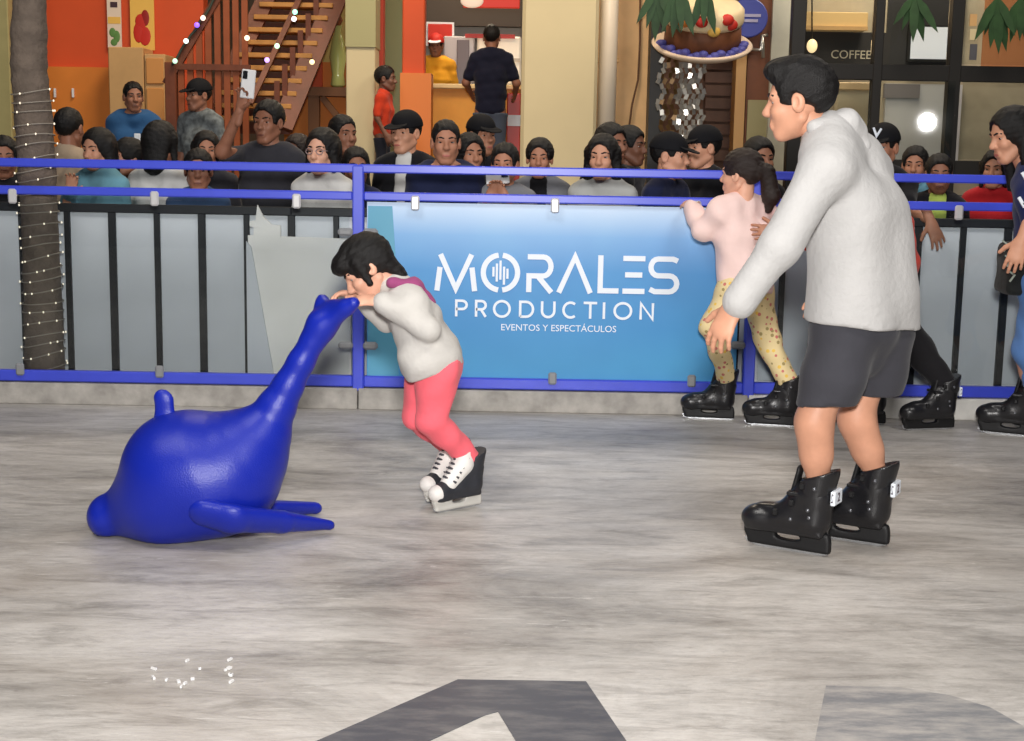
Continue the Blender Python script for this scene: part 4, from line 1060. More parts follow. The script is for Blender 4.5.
# ================================================================== FIGURES ON THE ICE
M_BOOT = mat('boot_black', rgb(26, 26, 29), .32, .55, bump=.08, bscale=50)
M_BOOT2 = mat('boot_black_soft', rgb(20, 20, 22), .55, .4)
M_STEEL = mat('blade_steel', rgb(205, 208, 212), .25, .6, metal=.8)
M_BUCK = mat('buckle', rgb(120, 122, 128), .3, .6, metal=.7)
def skate_parts(h=.0048):
    if 'skate' in CACHE: return CACHE['skate']
    S = Sdf()   # shell: foot + ankle + cuff
    S.cone((0, -.035, .115), (0, .150, .098), .048, .043, k=.02, flat=(0, 0, 1), q=.95)
    S.ell((0, .165, .098), (.044, .052, .040), k=.03)
    S.cone((0, -.035, .12), (0, -.045, .20), .052, .056, k=.03)
    S.cone((0, .05, .14), (0, .0, .20), .040, .045, k=.04)
    S.box((0, .06, .075), (.040, .135, .012), rd=.01, k=.01)
    S.ell((0, .11, .142), (.030, .05, .014), k=.015)
    shell = S.mesh(h)
    S = Sdf()   # cuff, higher at the back
    S.cone((0, -.030, .165), (0, -.050, .285), .056, .062, k=.01)
    S.cut((0, -.04, .272), (0, .36, 1))
    S.box((0, .02, .205), (.05, .03, .008), rd=.006, k=.01)
    cuff = S.mesh(h)
    S = Sdf()   # tongue
    S.cone((0, .045, .17), (0, .022, .275), .026, .022, k=.01, flat=(0, 1, 0), q=.45)
    tongue = S.mesh(h)
    S = Sdf()   # runner holder with window
    S.box((0, .055, .043), (.016, .150, .034), rd=.008); S.ell((0, .05, .050), (.05, .045, .013), k=.004, op='s')
    S.ell((0, .235, .02), (.05, .04, .026), k=.02, op='s'); S.ell((0, -.125, .075), (.05, .03, .02), k=.02, op='s')
    hold = S.mesh(h)
    blade = g_prism([(-.093, .024), (-.088, .006), (-.06, 0), (.16, 0), (.195, .010), (.205, .026)], -.002, .002)   # x=fwd, z=up
    V = blade[0][:, [1, 0, 2]]; blade = (V, [f[::-1] for f in blade[1]])
    bk = []
    for (y, z, ang) in ((.085, .135, .2), (.03, .175, .6), (-.005, .235, 1.0)):
        bk.append(g_box((0, y, z), (.106 if z < .16 else .110, .018, .022), b=.004))
    rivets = [g_ell((sx * x, y, z), (.006, .007, .007), nu=8, nv=6) for sx in (-1, 1) for (x, y, z) in ((.054, -.035, .135), (.056, -.03, .16), (.048, .03, .12), (.06, -.05, .235))]
    CACHE['skate'] = (shell, cuff, tongue, hold, blade, bk, rivets)
    return CACHE['skate']
def ankle(heel, d, s=1.0):
    return np.asarray(heel, float) + nrm(d) * (.088 - .043) * s + V3(0, 0, .23 * s)
def skate(parent, heel, d, s=1.0, tag=None, shellm=None, cuffm=None, tonguem=None, holdm=None, lace=False, tilt=0.0, yaw_only=True):
    """heel: point on the ice under the heel, d: toe direction."""
    d = nrm(d); M = frame(d, (0, 0, 1)); o = np.asarray(heel, float) + d * .088 * s
    if tilt: M = M @ np.array(Matrix.Rotation(tilt, 3, 'X'))
    shell, cuff, tongue, hold, blade, bk, rv = skate_parts()
    T = lambda g: tf(g, M, o, s)
    b = mk('skate_boot', J3(T(shell)), shellm or M_BOOT, parent)
    mk('cuff', J3(T(cuff)), cuffm or M_BOOT, b); mk('tongue', J3(T(tongue)), tonguem or M_BOOT2, b)
    mk('runner_holder', J3(T(hold)), holdm or M_BOOT2, b); mk('blade', J3(T(blade)), M_STEEL, b, smooth=False)
    if lace:
        for k in range(6):
            mk('lace', J3(T(g_tube([(-.050, .098 - k * .016, .150 + k * .022), (0, .140 - k * .016, .180 + k * .020), (.050, .098 - k * .016, .150 + k * .022)], .006, 6))), mat('lace_dark', rgb(70, 70, 76), .7), b)
    else:
        for g in bk: mk('buckle', J3(T(g)), M_BOOT2, b, smooth=False)
        props(mk('rivets', J3(*[T(g) for g in rv]), M_BUCK, b), kind='stuff')
    if tag:
        lab = mk('number_tag', J3(T(g_box((0, -.105, .205), (.075, .016, .048), b=.003))), M_WHITE, b, smooth=False)
        for sx in (-1, 1):
            V, F = text_mesh('2', .05); V = np.stack([V[:, 2] * sx + sx * .0385, V[:, 0] * sx - .1045, V[:, 1] + .205], 1) if False else np.stack([np.full(len(V), sx * .0385) + V[:, 2] * .5, -.104 + V[:, 0] * (-sx) * .3, V[:, 1] * .85 + .205], 1)
            mk('tag_number', [(tf((V, F), M, o, s)[0], F, 0)], M_INK, lab, smooth=False)
        V, F = text_mesh('2', .05); V = np.stack([V[:, 0], -.1135 - V[:, 2], V[:, 1] * .85 + .205], 1)
        mk('tag_number', [(tf((V, F), M, o, s)[0], F, 0)], M_INK, lab, smooth=False)
    return b

def main_person(p, label, sk, hair, hairm, group=None, face=True, female=False, hands=(), hbody=.009, legs_skin=True, hh=.0045):
    t = thing('person', p.base, label, 'person', group)
    S = Sdf(); torso(S, p, -.02); arms(S, p, -.008); legs(S, p, -.002, .95)
    S.cone(p.N - nrm(p.H - p.N) * .05, head_local(p, 0, -.022, -.055), .056 * p.hs, .050 * p.hs, k=.02)
    geo = [S.mesh(hbody), add_head(p, hh, female)] + list(hands)
    body = mk('body', J3(*geo), skin(sk), t)
    if face: face_parts(body, p, M_LIP, hairm)
    if hair: hair_child(t, p, hair, hairm, hh)
    return t, body

# ---------------------------------------------------------------- man in grey sweatshirt
hA = gp(828, 557); hB = gp(887, 547); mY = gp(845, 552)[1]
def K(u, v, d=0.0): return at(u, v, mY + d)
p = Pose(); p.g = .94; p.hs = 1.0
p.P, p.C, p.N = K(861, 322, .02), K(858, 215, .0), K(832, 140, -.02)
p.hf = nrm((-.93, .30, -.10)); p.hu = nrm((-.20, 0, 1)); p.H = K(799, 101.5, -.02)
p.SL, p.SR = K(826, 170, -.17), K(868, 174, .14)
p.EL, p.WL = K(780, 246, -.24), K(737, 303, -.22)
p.ER, p.WR = K(874, 250, .20), K(843, 288, .17)
p.HL, p.HR = K(846, 338, -.06), K(876, 336, .07)
p.KL, p.AL = K(814, 420, -.07), ankle(hA, gp(757, 545) - hA)
p.KR, p.AR = K(856, 418, .08), ankle(hB, gp(822, 537) - hB)
p.base = (hA + hB) / 2; p.fw = V3(-.87, .5, 0)
hands = [add_hand(p.WL + nrm(p.WL - p.EL) * .01, (-.42, -.05, -.85), (-.55, -.72, .25), False, .38, .10, .4, 1.05), add_hand(p.WR, (-.75, .2, -.6), (.2, .8, .5), True, .4, s=1.05)]
man, body = main_person(p, 'man in pale grey sweatshirt and dark shorts standing on black skates', 1, 'quiff', M_HAIR, hands=hands)
M_SWEAT = cloth('sweatshirt_grey', 182, 181, 180, bump=.35, bscale=45, var=.03)
S = Sdf(); torso(S, p, .030, hipw=1.12)
lat = nrm(p.SL - p.SR)
S.cone(K(846, 250, -.05), K(848, 335, -.06), .120, .140, k=.05).cone(K(874, 250, .05), K(878, 335, .06), .120, .136, k=.05)
S.cone(lerp(p.P, p.C, .95) + V3(.045, 0, .02), lerp(p.P, p.C, .3) + V3(.045, 0, 0), .09, .115, k=.06)
arms(S, p, .012, cuff=.008, upto=.985)
S.cone(p.SL, p.EL, .068, .053, k=.04).cone(p.EL, lerp(p.EL, p.WL, .9), .053, .043, k=.03)
S.cone(p.N - V3(0, 0, .06), p.N + V3(-.012, 0, .012), .10, .078, k=.04)
S.cone(K(806, 218, -.23), K(776, 246, -.27), .012, .006, k=.04).cone(K(800, 240, -.22), K(772, 262, -.26), .010, .006, k=.035)
S.cut(K(862, 324, 0), (-.10, 0, -1)); S.wrinkle(.0035, 30, 21)
top = mk('sweatshirt', J3(S.mesh(.0085)), M_SWEAT, man)
S = Sdf()   # hood lying on the back of the neck
S.cone(K(815, 128, -.09), K(846, 124, -.03), .026, .040, k=.03).cone(K(846, 124, -.03), K(852, 126, .07), .040, .030, k=.03).cone(K(846, 128, .0), K(860, 144, .0), .045, .034, k=.04).wrinkle(.003, 70, 4)
mk('hood', J3(S.mesh(.007)), M_SWEAT, top)
mk('cuff', J3(g_tube([p.WL - nrm(p.WL - p.EL) * .055, p.WL + nrm(p.WL - p.EL) * .01], [.047, .043], 20)), M_SWEAT, top)
M_SHORT = cloth('shorts_charcoal', 62, 62, 68, bump=.2, bscale=30, var=.06)
S = Sdf(); S.cone(K(845, 335, -.06), K(822, 415, -.09), .118, .088, k=.02).cone(K(880, 335, .06), K(873, 415, .09), .114, .084, k=.02)
S.cone(K(862, 325, -.02), K(858, 350, 0), .12, .10, k=.02)
S.cut(K(850, 400, 0), (.05, 0, -1)); S.cut(K(862, 314, 0), (.10, 0, 1)); S.wrinkle(.005, 34, 5)
mk('shorts', J3(S.mesh(.009)), M_SHORT, man)
skate(man, hA, gp(757, 545) - hA, 1.0, tag=True); skate(man, hB, gp(822, 537) - hB, 1.0, tag=True)

# ---------------------------------------------------------------- blue dolphin skating aid
dY = gp(215, 542)[1] + .07
def D(u, v, d=0.0): return at(u, v, dY + d)
M_DOL = mat('dolphin_blue', rgb(16, 36, 156), .36, .45, bump=.16, bscale=220, coat=.0)
dol = thing('dolphin_skating_aid', D(205, 540) * (1, 1, 0), 'glossy blue plastic dolphin skating aid on the ice', 'skating aid')
S = Sdf()
S.ell(D(205, 476), (.250, .215, .208), np.array(Matrix.Rotation(.12, 3, 'Y')), k=.05)
S.ell(D(172, 476), (.155, .19, .195), k=.09)
S.ell(D(166, 502), (.150, .175, .125), k=.07)
S.cone(D(156, 502), D(112, 515), .130, .070, k=.07)
S.ell(D(105, 516), (.050, .074, .060), k=.04)
path = [(212, 470, .195), (232, 462, .165), (250, 448, .122), (264, 430, .088), (276, 408, .065), (288, 386, .051), (301, 362, .044), (313, 340, .041), (323, 323, .041)]
for (u0, v0, r0), (u1, v1, r1) in zip(path, path[1:]): S.cone(D(u0, v0), D(u1, v1), r0, r1, k=.045 if u0 < 260 else .016)
S.cone(D(320, 330), D(322, 300, .07), .038, .020, k=.03).cone(D(322, 326), D(354, 303, -.07), .038, .020, k=.03).cone(D(322, 324), D(337, 311), .040, .026, k=.03).cone(D(325, 306, .05), D(346, 306, -.05), .020, .020, k=.03)
S.cut((0, 0, .004), (0, 0, -1))
mk('body', J3(S.mesh(.0085)), M_DOL, dol)
S = Sdf(); S.cone(D(166, 428, 0), D(164, 400, 0), .046, .026, k=.02, flat=(0, 1, 0), q=.5).cone(D(164, 400, 0), D(162, 397), .026, .024, k=.02, flat=(0, 1, 0), q=.5)
mk('dorsal_fin', J3(S.mesh(.007)), M_DOL, dol)
def flipper(pts):
    S = Sdf(); fl = (0, .8, .6)
    for (q0, r0), (q1, r1) in zip(pts, pts[1:]): S.cone(q0, q1, r0, r1, k=.006, flat=fl, q=.55)
    S.cut((0, 0, .002), (0, 0, -1)); mk('flipper', J3(S.mesh(.007)), M_DOL, dol)
gN = gp(328, 525, .035); gF = gp(314, 515); eN = gN[1] - dY
flipper([(D(206, 513, -.185), .060), (D(232, 519, -.185), .064), (D(280, 522, lerp(-.185, eN, .5)), .052), (gN, .024)])
flipper([(D(235, 505, .12), .050), (D(262, 510, .16), .050), (gF + V3(0, 0, .026), .030)])
# ---------------------------------------------------------------- small girl pushing the dolphin
cY = gp(452, 508)[1]
def K(u, v, d=0.0): return at(u, v, cY + d)
p = Pose(); p.g = .61; p.hs = .93
p.P, p.C, p.N = K(431, 362), K(414, 318), K(399, 293)
p.hf = nrm((-.78, -.18, -.62)); p.hu = nrm((-.62, .0, .78)); p.H = K(368, 269)
p.SL, p.SR = K(412, 303, -.10), K(403, 300, .10)
p.EL, p.WL = K(428, 330, -.15), K(378, 301, -.13)
p.ER, p.WR = K(385, 322, .14), K(360, 294, .07)
p.HL, p.HR = K(438, 370, -.055), K(428, 368, .055)
kh1 = gp(479, 505); kd1 = gp(438, 513) - kh1; kh2 = gp(463, 494); kd2 = gp(430, 503) - kh2
p.KL, p.AL = K(432, 420, -.06), ankle(kh1, kd1, .74)
p.KR, p.AR = K(416, 416, .05), ankle(kh2, kd2, .74)
p.base = K(452, 508) * (1, 1, 0)
hands = [add_hand(p.WL + V3(.0, 0, .0), (-.93, .22, .0), (-.1, -.55, .85), False, .50, .10, .5, .76), add_hand(p.WR, (-.93, -.25, .05), (-.1, .2, .95), True, .50, .10, .5, .76)]
kid, body = main_person(p, 'small girl in grey sweatshirt and coral trousers pushing the blue dolphin', 0, 'fringe', M_HAIR, female=True, hands=hands, hbody=.008)
M_KS = cloth('child_sweatshirt', 196, 193, 188, bump=.3, bscale=40, var=.05)
S = Sdf(); torso(S, p, .020, hipw=1.1); arms(S, p, .010, upto=.94, ru=1.0, cuff=.013)
S.cone(p.P + V3(.0, -.05, .02), p.P + V3(.0, .05, .02), .112, .108, k=.04); S.cone(p.N, p.N + nrm(p.H - p.N) * .03, .062, .055, k=.03)
ax_ = nrm(p.P - p.C); hemn = nrm(ax_ + V3(0, 0, -.3)); S.cut(p.P + ax_ * .035, hemn); S.wrinkle(.004, 60, 8)
kt = mk('sweatshirt', J3(S.mesh(.007)), M_KS, kid)
M_PUR = cloth('hood_purple', 150, 72, 116)
S = Sdf(); S.cone(K(392, 283, -.085), K(414, 286, -.06), .020, .026, k=.02).cone(K(414, 286, -.06), K(428, 302, -.03), .026, .022, k=.02).cone(K(414, 286, -.06), K(414, 285, .05), .025, .022, k=.02).cone(K(428, 300, -.03), K(432, 310, .0), .022, .014, k=.02).wrinkle(.002, 120, 2)
mk('hood', J3(S.mesh(.006)), M_PUR, kt)
M_CORAL = cloth('trousers_coral', 240, 106, 118, bump=.25, bscale=30)
S = Sdf(); S.cone(p.HL + V3(0, 0, .02), p.HR + V3(0, 0, .02), .092, .088, k=.04); S.cone(p.HL, p.KL, .084, .055, k=.012).cone(p.KL, lerp(p.KL, p.AL, .94), .055, .041, k=.012).cone(p.HR, p.KR, .080, .052, k=.012).cone(p.KR, lerp(p.KR, p.AR, .94), .052, .039, k=.012)
S.cut(p.P + ax_ * .005, -hemn); S.wrinkle(.004, 60, 9)
mk('trousers', J3(S.mesh(.007)), M_CORAL, kid)
M_SKW = mat('skate_white', rgb(225, 222, 218), .5, bump=.2, bscale=60); M_SKB = mat('skate_dark', rgb(44, 46, 52), .5)
M_HP = mat('holder_pale', rgb(198, 196, 190), .5)
for hh_, dd_ in ((kh1, kd1), (kh2, kd2)):
    b = skate(kid, hh_, dd_, .74, shellm=M_SKB, cuffm=M_SKB, tonguem=M_SKW, holdm=M_HP, lace=True)
    Mf = frame(nrm(dd_), (0, 0, 1)); of = hh_ + nrm(dd_) * .088 * .74
    S = Sdf(); S.ell((0, .172, .098), (.048, .052, .044)); S.cut((0, .150, 0), (0, -1, 0)); mk('toe_cap', J3(tf(S.mesh(.005), Mf, of, .74)), M_SKW, b)
    S = Sdf(); S.cone((0, .105, .138), (0, .022, .225), .044, .056, k=.02); S.cone((0, .022, .225), (0, .012, .285), .052, .050, k=.02); S.cut((0, .0, .16), (0, -1, -.25)); mk('lace_panel', J3(tf(S.mesh(.005), Mf, of, .74)), M_SKW, b)
# ---------------------------------------------------------------- girl in pink at the barrier
gY = gp(740, 424)[1]
def K(u, v, d=0.0): return at(u, v, gY + d)
p = Pose(); p.g = .70; p.hs = .93
p.P, p.C, p.N = K(745, 282), K(742, 236), K(741, 205)
p.hf = nrm((-.80, .55, .0)); p.hu = nrm((-.05, 0, 1)); p.H = K(741, 175)
p.SL, p.SR = K(719, 213, -.06), K(764, 212, .08)
p.EL, p.WL = K(702, 231, -.02), K(692, 208, .10)
p.ER, p.WR = K(772, 244, .14), K(752, 250, .20)
p.HL, p.HR = K(734, 292, -.04), K(756, 294, .04)
gh1 = gp(733, 420); gh2 = gp(796, 427)
p.KL, p.AL = K(713, 326, -.04), ankle(gh1, gp(684, 418) - gh1, .86)
p.KR, p.AR = K(768, 340, .03), ankle(gh2, gp(743, 424) - gh2, .86)
p.base = K(740, 424) * (1, 1, 0); p.fw = V3(-.6, .8, 0)
hands = [add_hand(p.WL, (-.3, .8, .3), (-.3, -.4, .8), False, .5, s=.75), add_hand(p.WR, (-.6, .7, 0), (0, .2, 1), True, .5, s=.75)]
gir, body = main_person(p, 'girl in pale pink top and patterned leggings holding the barrier rail', 0, 'pony', M_HAIR2, female=True, hands=hands, hbody=.009)
mk('hair_tie', J3(g_tube([head_local(p, .03 * math.cos(a), -.135, .025 + .03 * math.sin(a)) for a in [i * math.pi / 6 for i in range(13)]], .007, 6)), mat('hair_tie_green', rgb(120, 140, 90), .6), gir)
M_PINK = cloth('top_pale_pink', 244, 214, 208, bump=.25, bscale=30, var=.03)
S = Sdf(); torso(S, p, .024, hipw=1.05); arms(S, p, .014, upto=.97, ru=1.05, cuff=.008)
S.cone(p.P + V3(-.02, 0, .02), p.P + V3(.02, 0, -.01), .108, .112, k=.04); S.cone(p.N - V3(0, 0, .03), p.N + V3(0, 0, .01), .065, .05, k=.03)
S.cut(K(742, 289), (-.15, 0, -1)); S.wrinkle(.005, 55, 6)
mk('top', J3(S.mesh(.008)), M_PINK, gir)
def dots_mat():
    m = bpy.data.materials.new('leggings_print'); m.use_nodes = True; nt = m.node_tree; b = nt.nodes['Principled BSDF']; b.inputs['Roughness'].default_value = .8
    tc = nt.nodes.new('ShaderNodeTexCoord'); v = nt.nodes.new('ShaderNodeTexVoronoi'); v.inputs['Scale'].default_value = 34
    nt.links.new(tc.outputs['Object'], v.inputs['Vector'])
    r = nt.nodes.new('ShaderNodeValToRGB'); r.color_ramp.interpolation = 'CONSTANT'; r.color_ramp.elements[0].color = (1, 1, 1, 1); r.color_ramp.elements[1].position = .30; r.color_ramp.elements[1].color = (0, 0, 0, 1)
    nt.links.new(v.outputs['Distance'], r.inputs[0])
    c = nt.nodes.new('ShaderNodeValToRGB'); c.color_ramp.interpolation = 'CONSTANT'; e = c.color_ramp.elements
    e[0].color = rgb(206, 120, 110); e[1].position = .4; e[1].color = rgb(168, 148, 96); k = e.new(.7); k.color = rgb(236, 196, 90)
    sp = nt.nodes.new('ShaderNodeSeparateColor'); nt.links.new(v.outputs['Color'], sp.inputs[0]); nt.links.new(sp.outputs[0], c.inputs[0])
    x = nt.nodes.new('ShaderNodeMix'); x.data_type = 'RGBA'; x.inputs[6].default_value = rgb(232, 210, 158)
    nt.links.new(r.outputs[0], x.inputs[0]); nt.links.new(c.outputs[0], x.inputs[7]); nt.links.new(x.outputs[2], b.inputs['Base Color'])
    return m
S = Sdf(); S.cone(p.HL + V3(0, 0, .02), p.HR + V3(0, 0, .02), .085, .085, k=.04); S.cone(p.HL, p.KL, .078, .060, k=.03).cone(p.KL, p.AL, .058, .046, k=.03).cone(p.HR, p.KR, .080, .062, k=.03).cone(p.KR, p.AR, .060, .047, k=.03); S.wrinkle(.004, 60, 3)
mk('leggings', J3(S.mesh(.008)), dots_mat(), gir)
h1 = gp(733, 420); h2 = gp(796, 427)
skate(gir, h1, gp(684, 418) - h1, .86); skate(gir, h2, gp(743, 424) - h2, .86)

# ---------------------------------------------------------------- child in red behind the man
rY = gp(935, 430)[1] + .05
def K(u, v, d=0.0): return at(u, v, rY + d)
p = Pose(); p.g = .78; p.hs = .95
p.P, p.C, p.N = K(885, 315), K(880, 250), K(872, 216)
p.hf = nrm((-.95, .25, 0)); p.hu = V3(0, 0, 1); p.H = K(866, 186)
p.SL, p.SR = K(868, 228, -.12), K(898, 226, .08)
p.EL, p.WL = K(822, 246, -.04), K(778, 231, -.10)
p.ER, p.WR = K(908, 262, .06), K(905, 296, .05)
p.HL, p.HR = K(872, 322, -.06), K(898, 322, .05)
p.KL, p.AL = K(868, 365, -.06), K(866, 400, -.02)
rh1 = gp(952, 429)
p.KR, p.AR = K(920, 352, .05), ankle(rh1, gp(914, 428) - rh1 + V3(0, -.05, 0), .92)
p.base = K(905, 428) * (1, 1, 0); p.fw = V3(-.97, .2, 0)
hands = [add_hand(p.WL, (-.95, -.05, -.05), (.05, -.95, .1), False, .25, .12, .3, .85), add_hand(p.WR, (0, 0, -1), (.3, .8, 0), True, .4, s=.85)]
red, body = main_person(p, 'child in red top and black trousers on skates, half hidden behind the man', 2, 'short', M_HAIR, hands=hands)
M_REDT = cloth('top_red', 214, 62, 44)
S = Sdf(); torso(S, p, .020); arms(S, p, .016, upto=.97); S.cone(p.SR + V3(0, -.03, 0), K(904, 262, 0), .055, .062, k=.04); S.cut(p.P - V3(0, 0, .02), (0, 0, -1)); S.cut(p.N + V3(0, 0, .03), (0, 0, 1)); S.wrinkle(.004, 55, 2)
mk('top', J3(S.mesh(.009)), M_REDT, red)
S = Sdf(); S.cone(p.HL + V3(0, 0, .05), p.HR + V3(0, 0, .05), .098, .10, k=.04); legs(S, p, .024, 1.0); S.wrinkle(.003, 55, 1)
mk('trousers', J3(S.mesh(.009)), cloth('trousers_black', 28, 27, 30), red)
h1 = gp(952, 429); h2 = gp(884, 425)
skate(red, h1, gp(914, 428) - h1 + V3(0, -.05, 0), .92, tag=True); skate(red, h2, V3(-1, .1, 0), .92)

# ---------------------------------------------------------------- woman at the right edge
wY = gp(1005, 436)[1]
def K(u, v, d=0.0): return at(u, v, wY + d)
p = Pose(); p.g = .92; p.hs = 1.0
p.P, p.C, p.N = K(1046, 275), K(1044, 208), K(1030, 172)
p.hf = nrm((-.93, -.15, -.25)); p.hu = nrm((-.2, 0, 1)); p.H = K(1012, 136)
p.SL, p.SR = K(1032, 193, -.16), K(1060, 190, .16)
p.EL, p.WL = K(1036, 245, -.20), K(1022, 246, -.26)
p.WL = K(1024, 240, -.25)
p.ER, p.WR = K(1062, 250, .16), K(1022, 268, .12)
p.HL, p.HR = K(1040, 292, -.08), K(1056, 290, .08)
wh = gp(1040, 438); wh2 = gp(1072, 430)
p.KL, p.AL = K(1028, 352, -.08), ankle(wh, gp(988, 433) - wh, .98)
p.KR, p.AR = K(1058, 350, .08), ankle(wh2, gp(1022, 427) - wh2, .98)
p.base = K(1036, 432) * (1, 1, 0); p.fw = V3(-.97, -.15, 0)
hands = [add_hand(K(1022, 240, -.25), (-.30, -.1, -.95), (-.35, -.9, .15), False, .30, .08, .4, 1.0), add_hand(p.WR, (-.9, 0, -.3), (0, .5, .8), True, .5)]
wom, body = main_person(p, 'long haired woman in navy jacket and jeans at the right edge', 1, 'long', M_HAIR, female=True, hands=hands)
M_NAVY = cloth('jacket_navy', 34, 42, 84)
S = Sdf(); torso(S, p, .022); arms(S, p, .018, upto=.62); S.cone(p.N - V3(0, 0, .04), p.N + V3(0, 0, .02), .08, .06, k=.03); S.cut(p.P - V3(0, 0, .06), (0, 0, -1)); S.cut(p.N + V3(0, 0, .06), (0, 0, 1)); S.wrinkle(.005, 45, 12)
j = mk('jacket', J3(S.mesh(.009)), M_NAVY, wom)
for u, v, s in ((1010, 178, .028), (1006, 201, .024), (1010, 205, .020)): mk('white_emblem', J3(ribbon([(K(u, v)[0] - s, K(u, v)[2] + s), (K(u, v)[0], K(u, v)[2] - s * .5), (K(u, v)[0] + s, K(u, v)[2] + s * .6)], .014, wY - .235, wY - .225)), M_WHITE, j, smooth=False)
S = Sdf(); S.cone(p.HL + V3(0, 0, .04), p.HR + V3(0, 0, .04), .11, .11, k=.04); legs(S, p, .008, 1.0); S.wrinkle(.004, 55, 1)
mk('jeans', J3(S.mesh(.009)), cloth('jeans_blue', 84, 122, 178, bump=.3, bscale=60), wom)
h1 = gp(1040, 438); skate(wom, h1, gp(988, 433) - h1, .98); h2 = gp(1072, 430); skate(wom, h2, gp(1022, 427) - h2, .98)
bg = thing('shoulder_bag', K(1008, 300, -.05), 'dark patterned bag held by the woman in the navy jacket', 'bag')
S = Sdf(); S.box(K(1012, 268, -.02), (.05, .10, .12), rd=.03).wrinkle(.004, 50, 2)
mk('pouch', J3(S.mesh(.009)), cloth('bag_black', 32, 34, 34), bg)
for k in range(3): q = K(1006 + 3 * k, 245 + 15 * k, -.125); mk('pale_marking', J3(ribbon([(q[0] - .02, q[2] + .02), (q[0] + .01, q[2]), (q[0] - .01, q[2] - .03)], .007, q[1] - .008, q[1])), mat('marking_pale', rgb(150, 160, 150), .6), bg, smooth=False)
mk('strap', J3(g_tube([K(1012, 246, -.02), K(1020, 238, -.1), K(1026, 236, -.2)], .012, 8)), cloth('bag_black', 32, 34, 34), bg)

# ================================================================== SPECTATORS
A1, A2, A3, A4 = YF + .85, YF + 1.2, YF + 1.6, YF + 2.0
def c_(n, *a): return cloth(n, *a)
dk = lambda i: [c_('top_black', 26, 26, 30), c_('top_charcoal', 52, 52, 58), c_('top_navy', 28, 34, 62), c_('top_grey', 120, 122, 128), c_('top_light', 206, 206, 204), c_('top_teal', 110, 160, 178), c_('top_maroon', 96, 44, 56)][i]
crowd('dark haired child at the left edge behind the tree', 3, 136, A1, dk(0), 3, 'short', face=20)
crowd('man with short black hair turned away beside the tree trunk', 69, 107, A3, c_('top_beige', 170, 150, 128), 3, 'crew', face=150, turn=20)
crowd('pale woman with black hair and hand at her mouth near the tree', 96, 128, A1, dk(5), 1, 'long', face=-25, female=True, nod=-5, armR=((.05, .10, -.22), (-.16, .14, .17)), handR=((.4, .1, .9), (-.3, -.6, 0), .5))
crowd('girl with tied back hair looking along the barrier near the tree', 127, 138, A2, dk(2), 2, 'tied', face=-50, female=True)
crowd('person with bushy black hair seen from behind in pale top', 161, 121, A1 + .18, dk(4), 3, 'bob', face=160, female=True)
crowd('small dark haired child peering over the rail below the capped man', 198, 149, A1 - .05, c_('top_blue', 60, 84, 120), 3, 'short', face=10)
crowd('young woman with a small face behind the capped man', 206, 131, A3, dk(1), 2, 'bob', face=15, female=True)
ph = crowd('man in charcoal shirt holding a white phone up high', 268, 100, A2, dk(1), 3, 'short', face=-8, turn=-10, g=1.0, sleeve=.4, fix=dict(ER=at(222, 152, A2 - .15), WR=at(240, 110, A2 - .24)), handR=((.25, .1, .95), (.3, -1, .1), .6))
crowd('person with reddish brown hair between the phone man and the woman in glasses', 297, 134, A3, dk(6), 4, 'bob', M_HAIR2, face=-20, female=True)
gw = crowd('woman with glasses and black hair in a pale top', 322, 128, A1, dk(4), 0, 'bob', face=-20, female=True)
crowd('man with short dark hair standing behind the woman in glasses', 343, 114, A4, dk(0), 3, 'crew', face=40)
crowd('child with dark hair beside the barrier post', 356, 147, A2, dk(2), 3, 'short', face=15)
crowd('man in black cap and open dark jacket over a white shirt', 406, 111, A2 + .2, dk(0), 1, 'cap', face=-15, turn=-15, inner=dk(4))
crowd('stocky man with cropped hair in a navy jacket', 446, 119, A1, dk(2), 2, 'crew', face=5, g=1.12)
crowd('bearded man in a dark cap behind the stocky man', 482, 115, A4, dk(0), 2, 'cap', face=35)
crowd('woman with dark hair and gold earring behind the stocky man', 470, 133, A3, dk(0), 2, 'long', face=25, female=True)
pf = crowd('person in grey filming with a phone held before the face', 505, 143, A1, dk(3), 2, 'short', face=-10, armL=((.03, .16, -.20), (-.14, .12, .22)), armR=((.03, .16, -.20), (-.14, .12, .22)), handL=((-.5, .2, .8), (.3, -.9, 0), .6), handR=((.5, .2, .8), (-.3, -.9, 0), .6))
crowd('woman with pulled back hair in a grey jacket', 540, 138, A2, dk(3), 2, 'tied', face=-5, female=True, inner=dk(0))
crowd('smiling woman with black hair in a light grey sweater', 603, 134, A1, c_('top_pale_grey', 176, 178, 176), 1, 'long', face=-15, female=True)
crowd('tall person with black hair behind the smiling woman', 612, 123, A3, dk(0), 3, 'short', face=40)
crowd('dark haired man by the pipe behind the smiling woman', 631, 126, A4, dk(1), 4, 'short', face=60)
crowd('man in black cap facing right in a dark jacket', 671, 133, A1, dk(2), 1, 'cap', face=50, turn=15)
crowd('young man in black cap facing left in a dark jacket', 704, 126, A2 + .2, dk(0), 1, 'cap', face=-50, turn=-15)
crowd('person with black hair between the girl and the man', 760, 137, A2, dk(0), 2, 'short', face=20)
cb_ = crowd('boy in black cap leaning over the fence with one arm hanging down', 884, 124, A1, dk(0), 2, 'cap', face=-35, fix=dict(EL=at(907, 208, YF + .62), WL=at(931, 222, YF + .30)), handL=((.45, .1, -.85), (.5, .75, .4), .3), sleeve=.4)
crowd('child in pale blue top below the window glare', 916, 146, A3, dk(5), 2, 'short', face=-20)
crowd('dark skinned child in black jacket over a lime shirt', 940, 154, A2, dk(0), 3, 'short', face=-10, inner=c_('top_lime', 176, 196, 96))
crowd('person in red top behind the woman in navy', 996, 150, A3, c_('top_bright_red', 176, 34, 40), 2, 'bob', face=-30, female=True)
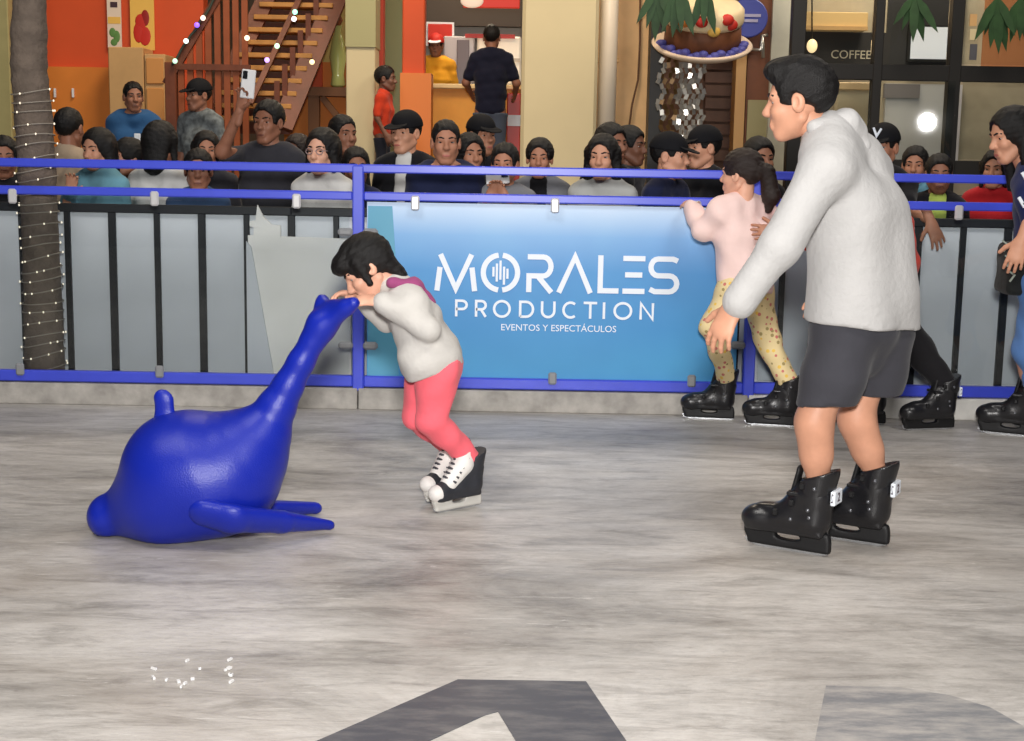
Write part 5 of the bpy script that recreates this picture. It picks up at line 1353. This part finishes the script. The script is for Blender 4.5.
# on the terrace steps
gB = 'people on the terrace behind the crowd'
bp_ = crowd('man in a blue polo shirt by the tan cabinet', 133, 81, 11.6, c_('polo_blue', 44, 84, 128), 3, 'crew', face=10, turn=15, ground=.25, group=gB, sleeve=.35, g=1.1)
crowd('man in dark cap and camouflage grey shirt by the stair', 198, 79, 11.3, mat('camouflage', rgb(104, 110, 112), .85, var=.5, vscale=25), 3, 'cap', face=-25, turn=-15, ground=.25, group=gB, sleeve=.4)
crowd('man in navy shirt and jeans ordering at the food counter', 492, 24, 13.9, c_('tee_navy', 24, 26, 44), 3, 'crew', face=175, ground=TZ, group=gB, sleeve=.36, botm=c_('jeans_dark', 74, 82, 98), armL=((.10, .02, -.24), (-.03, .2, -.10)), armR=((.10, .02, -.24), (-.03, .2, -.10)))
wk = crowd('counter worker in red cap and yellow shirt', 436, 34, 16.0, c_('shirt_yellow', 240, 170, 50), 3, 'short', face=-5, ground=TZ, group=gB, sleeve=.4)
crowd('person in red shirt beside the orange column', 386, 66, 13.2, c_('shirt_rust', 196, 60, 34), 4, 'short', face=80, ground=TZ - .0, group=gB, sleeve=.4)
# worker's cap, glasses, phones, badge
pw = t_p[wk.name]; M = frame(pw.hf, pw.hu)
cm = mat('cap_red', rgb(206, 48, 40), .6)
mk('cap', J3(tf(cap_geo('crown'), M, pw.H, pw.hs * 1.04)), cm, wk); mk('brim', J3(tf(cap_geo('brim'), M, pw.H, pw.hs * 1.04)), M_WHITE, wk)
pg = t_p[gw.name]; M = frame(pg.hf, pg.hu); geo = []
for s in (-1, 1): geo.append(g_tube([(s * .032 + .020 * math.cos(a), .092, .004 + .016 * math.sin(a)) for a in [i * math.pi / 7 for i in range(15)]], .0028, 5)); geo.append(g_tube([(s * .052, .090, .008), (s * .08, .0, .008)], .0025, 5))
geo.append(g_tube([(-.012, .095, .006), (.012, .095, .006)], .0025, 5))
mk('glasses', J3(*[tf(g, M, pg.H, pg.hs) for g in geo]), mat('glasses_frame', rgb(150, 130, 130), .3), gw)
pb = t_p[bp_.name]
mk('badge', J3(g_box(pb.C + V3(.06, -.14, .02), (.05, .02, .09), b=.004)), M_WHITE, bp_, smooth=False)
pc_ = t_p[cb_.name]; M = frame(pc_.hf, pc_.hu)
V, F = ribbon([(-.025, .02), (0, -.02), (.02, .025)], .012, -.003, .003); V = V + (0.0, .100, .085)
mk('cap_emblem', J3(tf((V, F), M, pc_.H, pc_.hs)), M_WHITE, cb_, smooth=False)
def phone(c, label, R, s=1.0):
    t = thing('phone', c, label, 'phone')
    mk('case', J3(g_box(c, (.078 * s, .010, .158 * s), R, b=.006)), mat('phone_white', rgb(222, 222, 222), .3), t, smooth=False)
    mk('camera_bump', J3(g_box(np.asarray(c) + R @ V3(-.018 * s, -.008, .048 * s), (.026 * s, .006, .044 * s), R, b=.002)), mat('phone_lens', rgb(22, 24, 28), .2), t, smooth=False)
pp = t_p[ph.name]
phone(at(248, 84, pp.WR[1] - .03), 'white phone held up in the air by the man in charcoal', np.array(Matrix.Rotation(.10, 3, 'Y')), 1.0)
pp = t_p[pf.name]
phone(lerp(pp.WL, pp.WR, .5) + V3(0, -.02, .10), 'small white phone held by the person in grey', np.array(Matrix.Rotation(1.5, 3, 'Y')), .8)
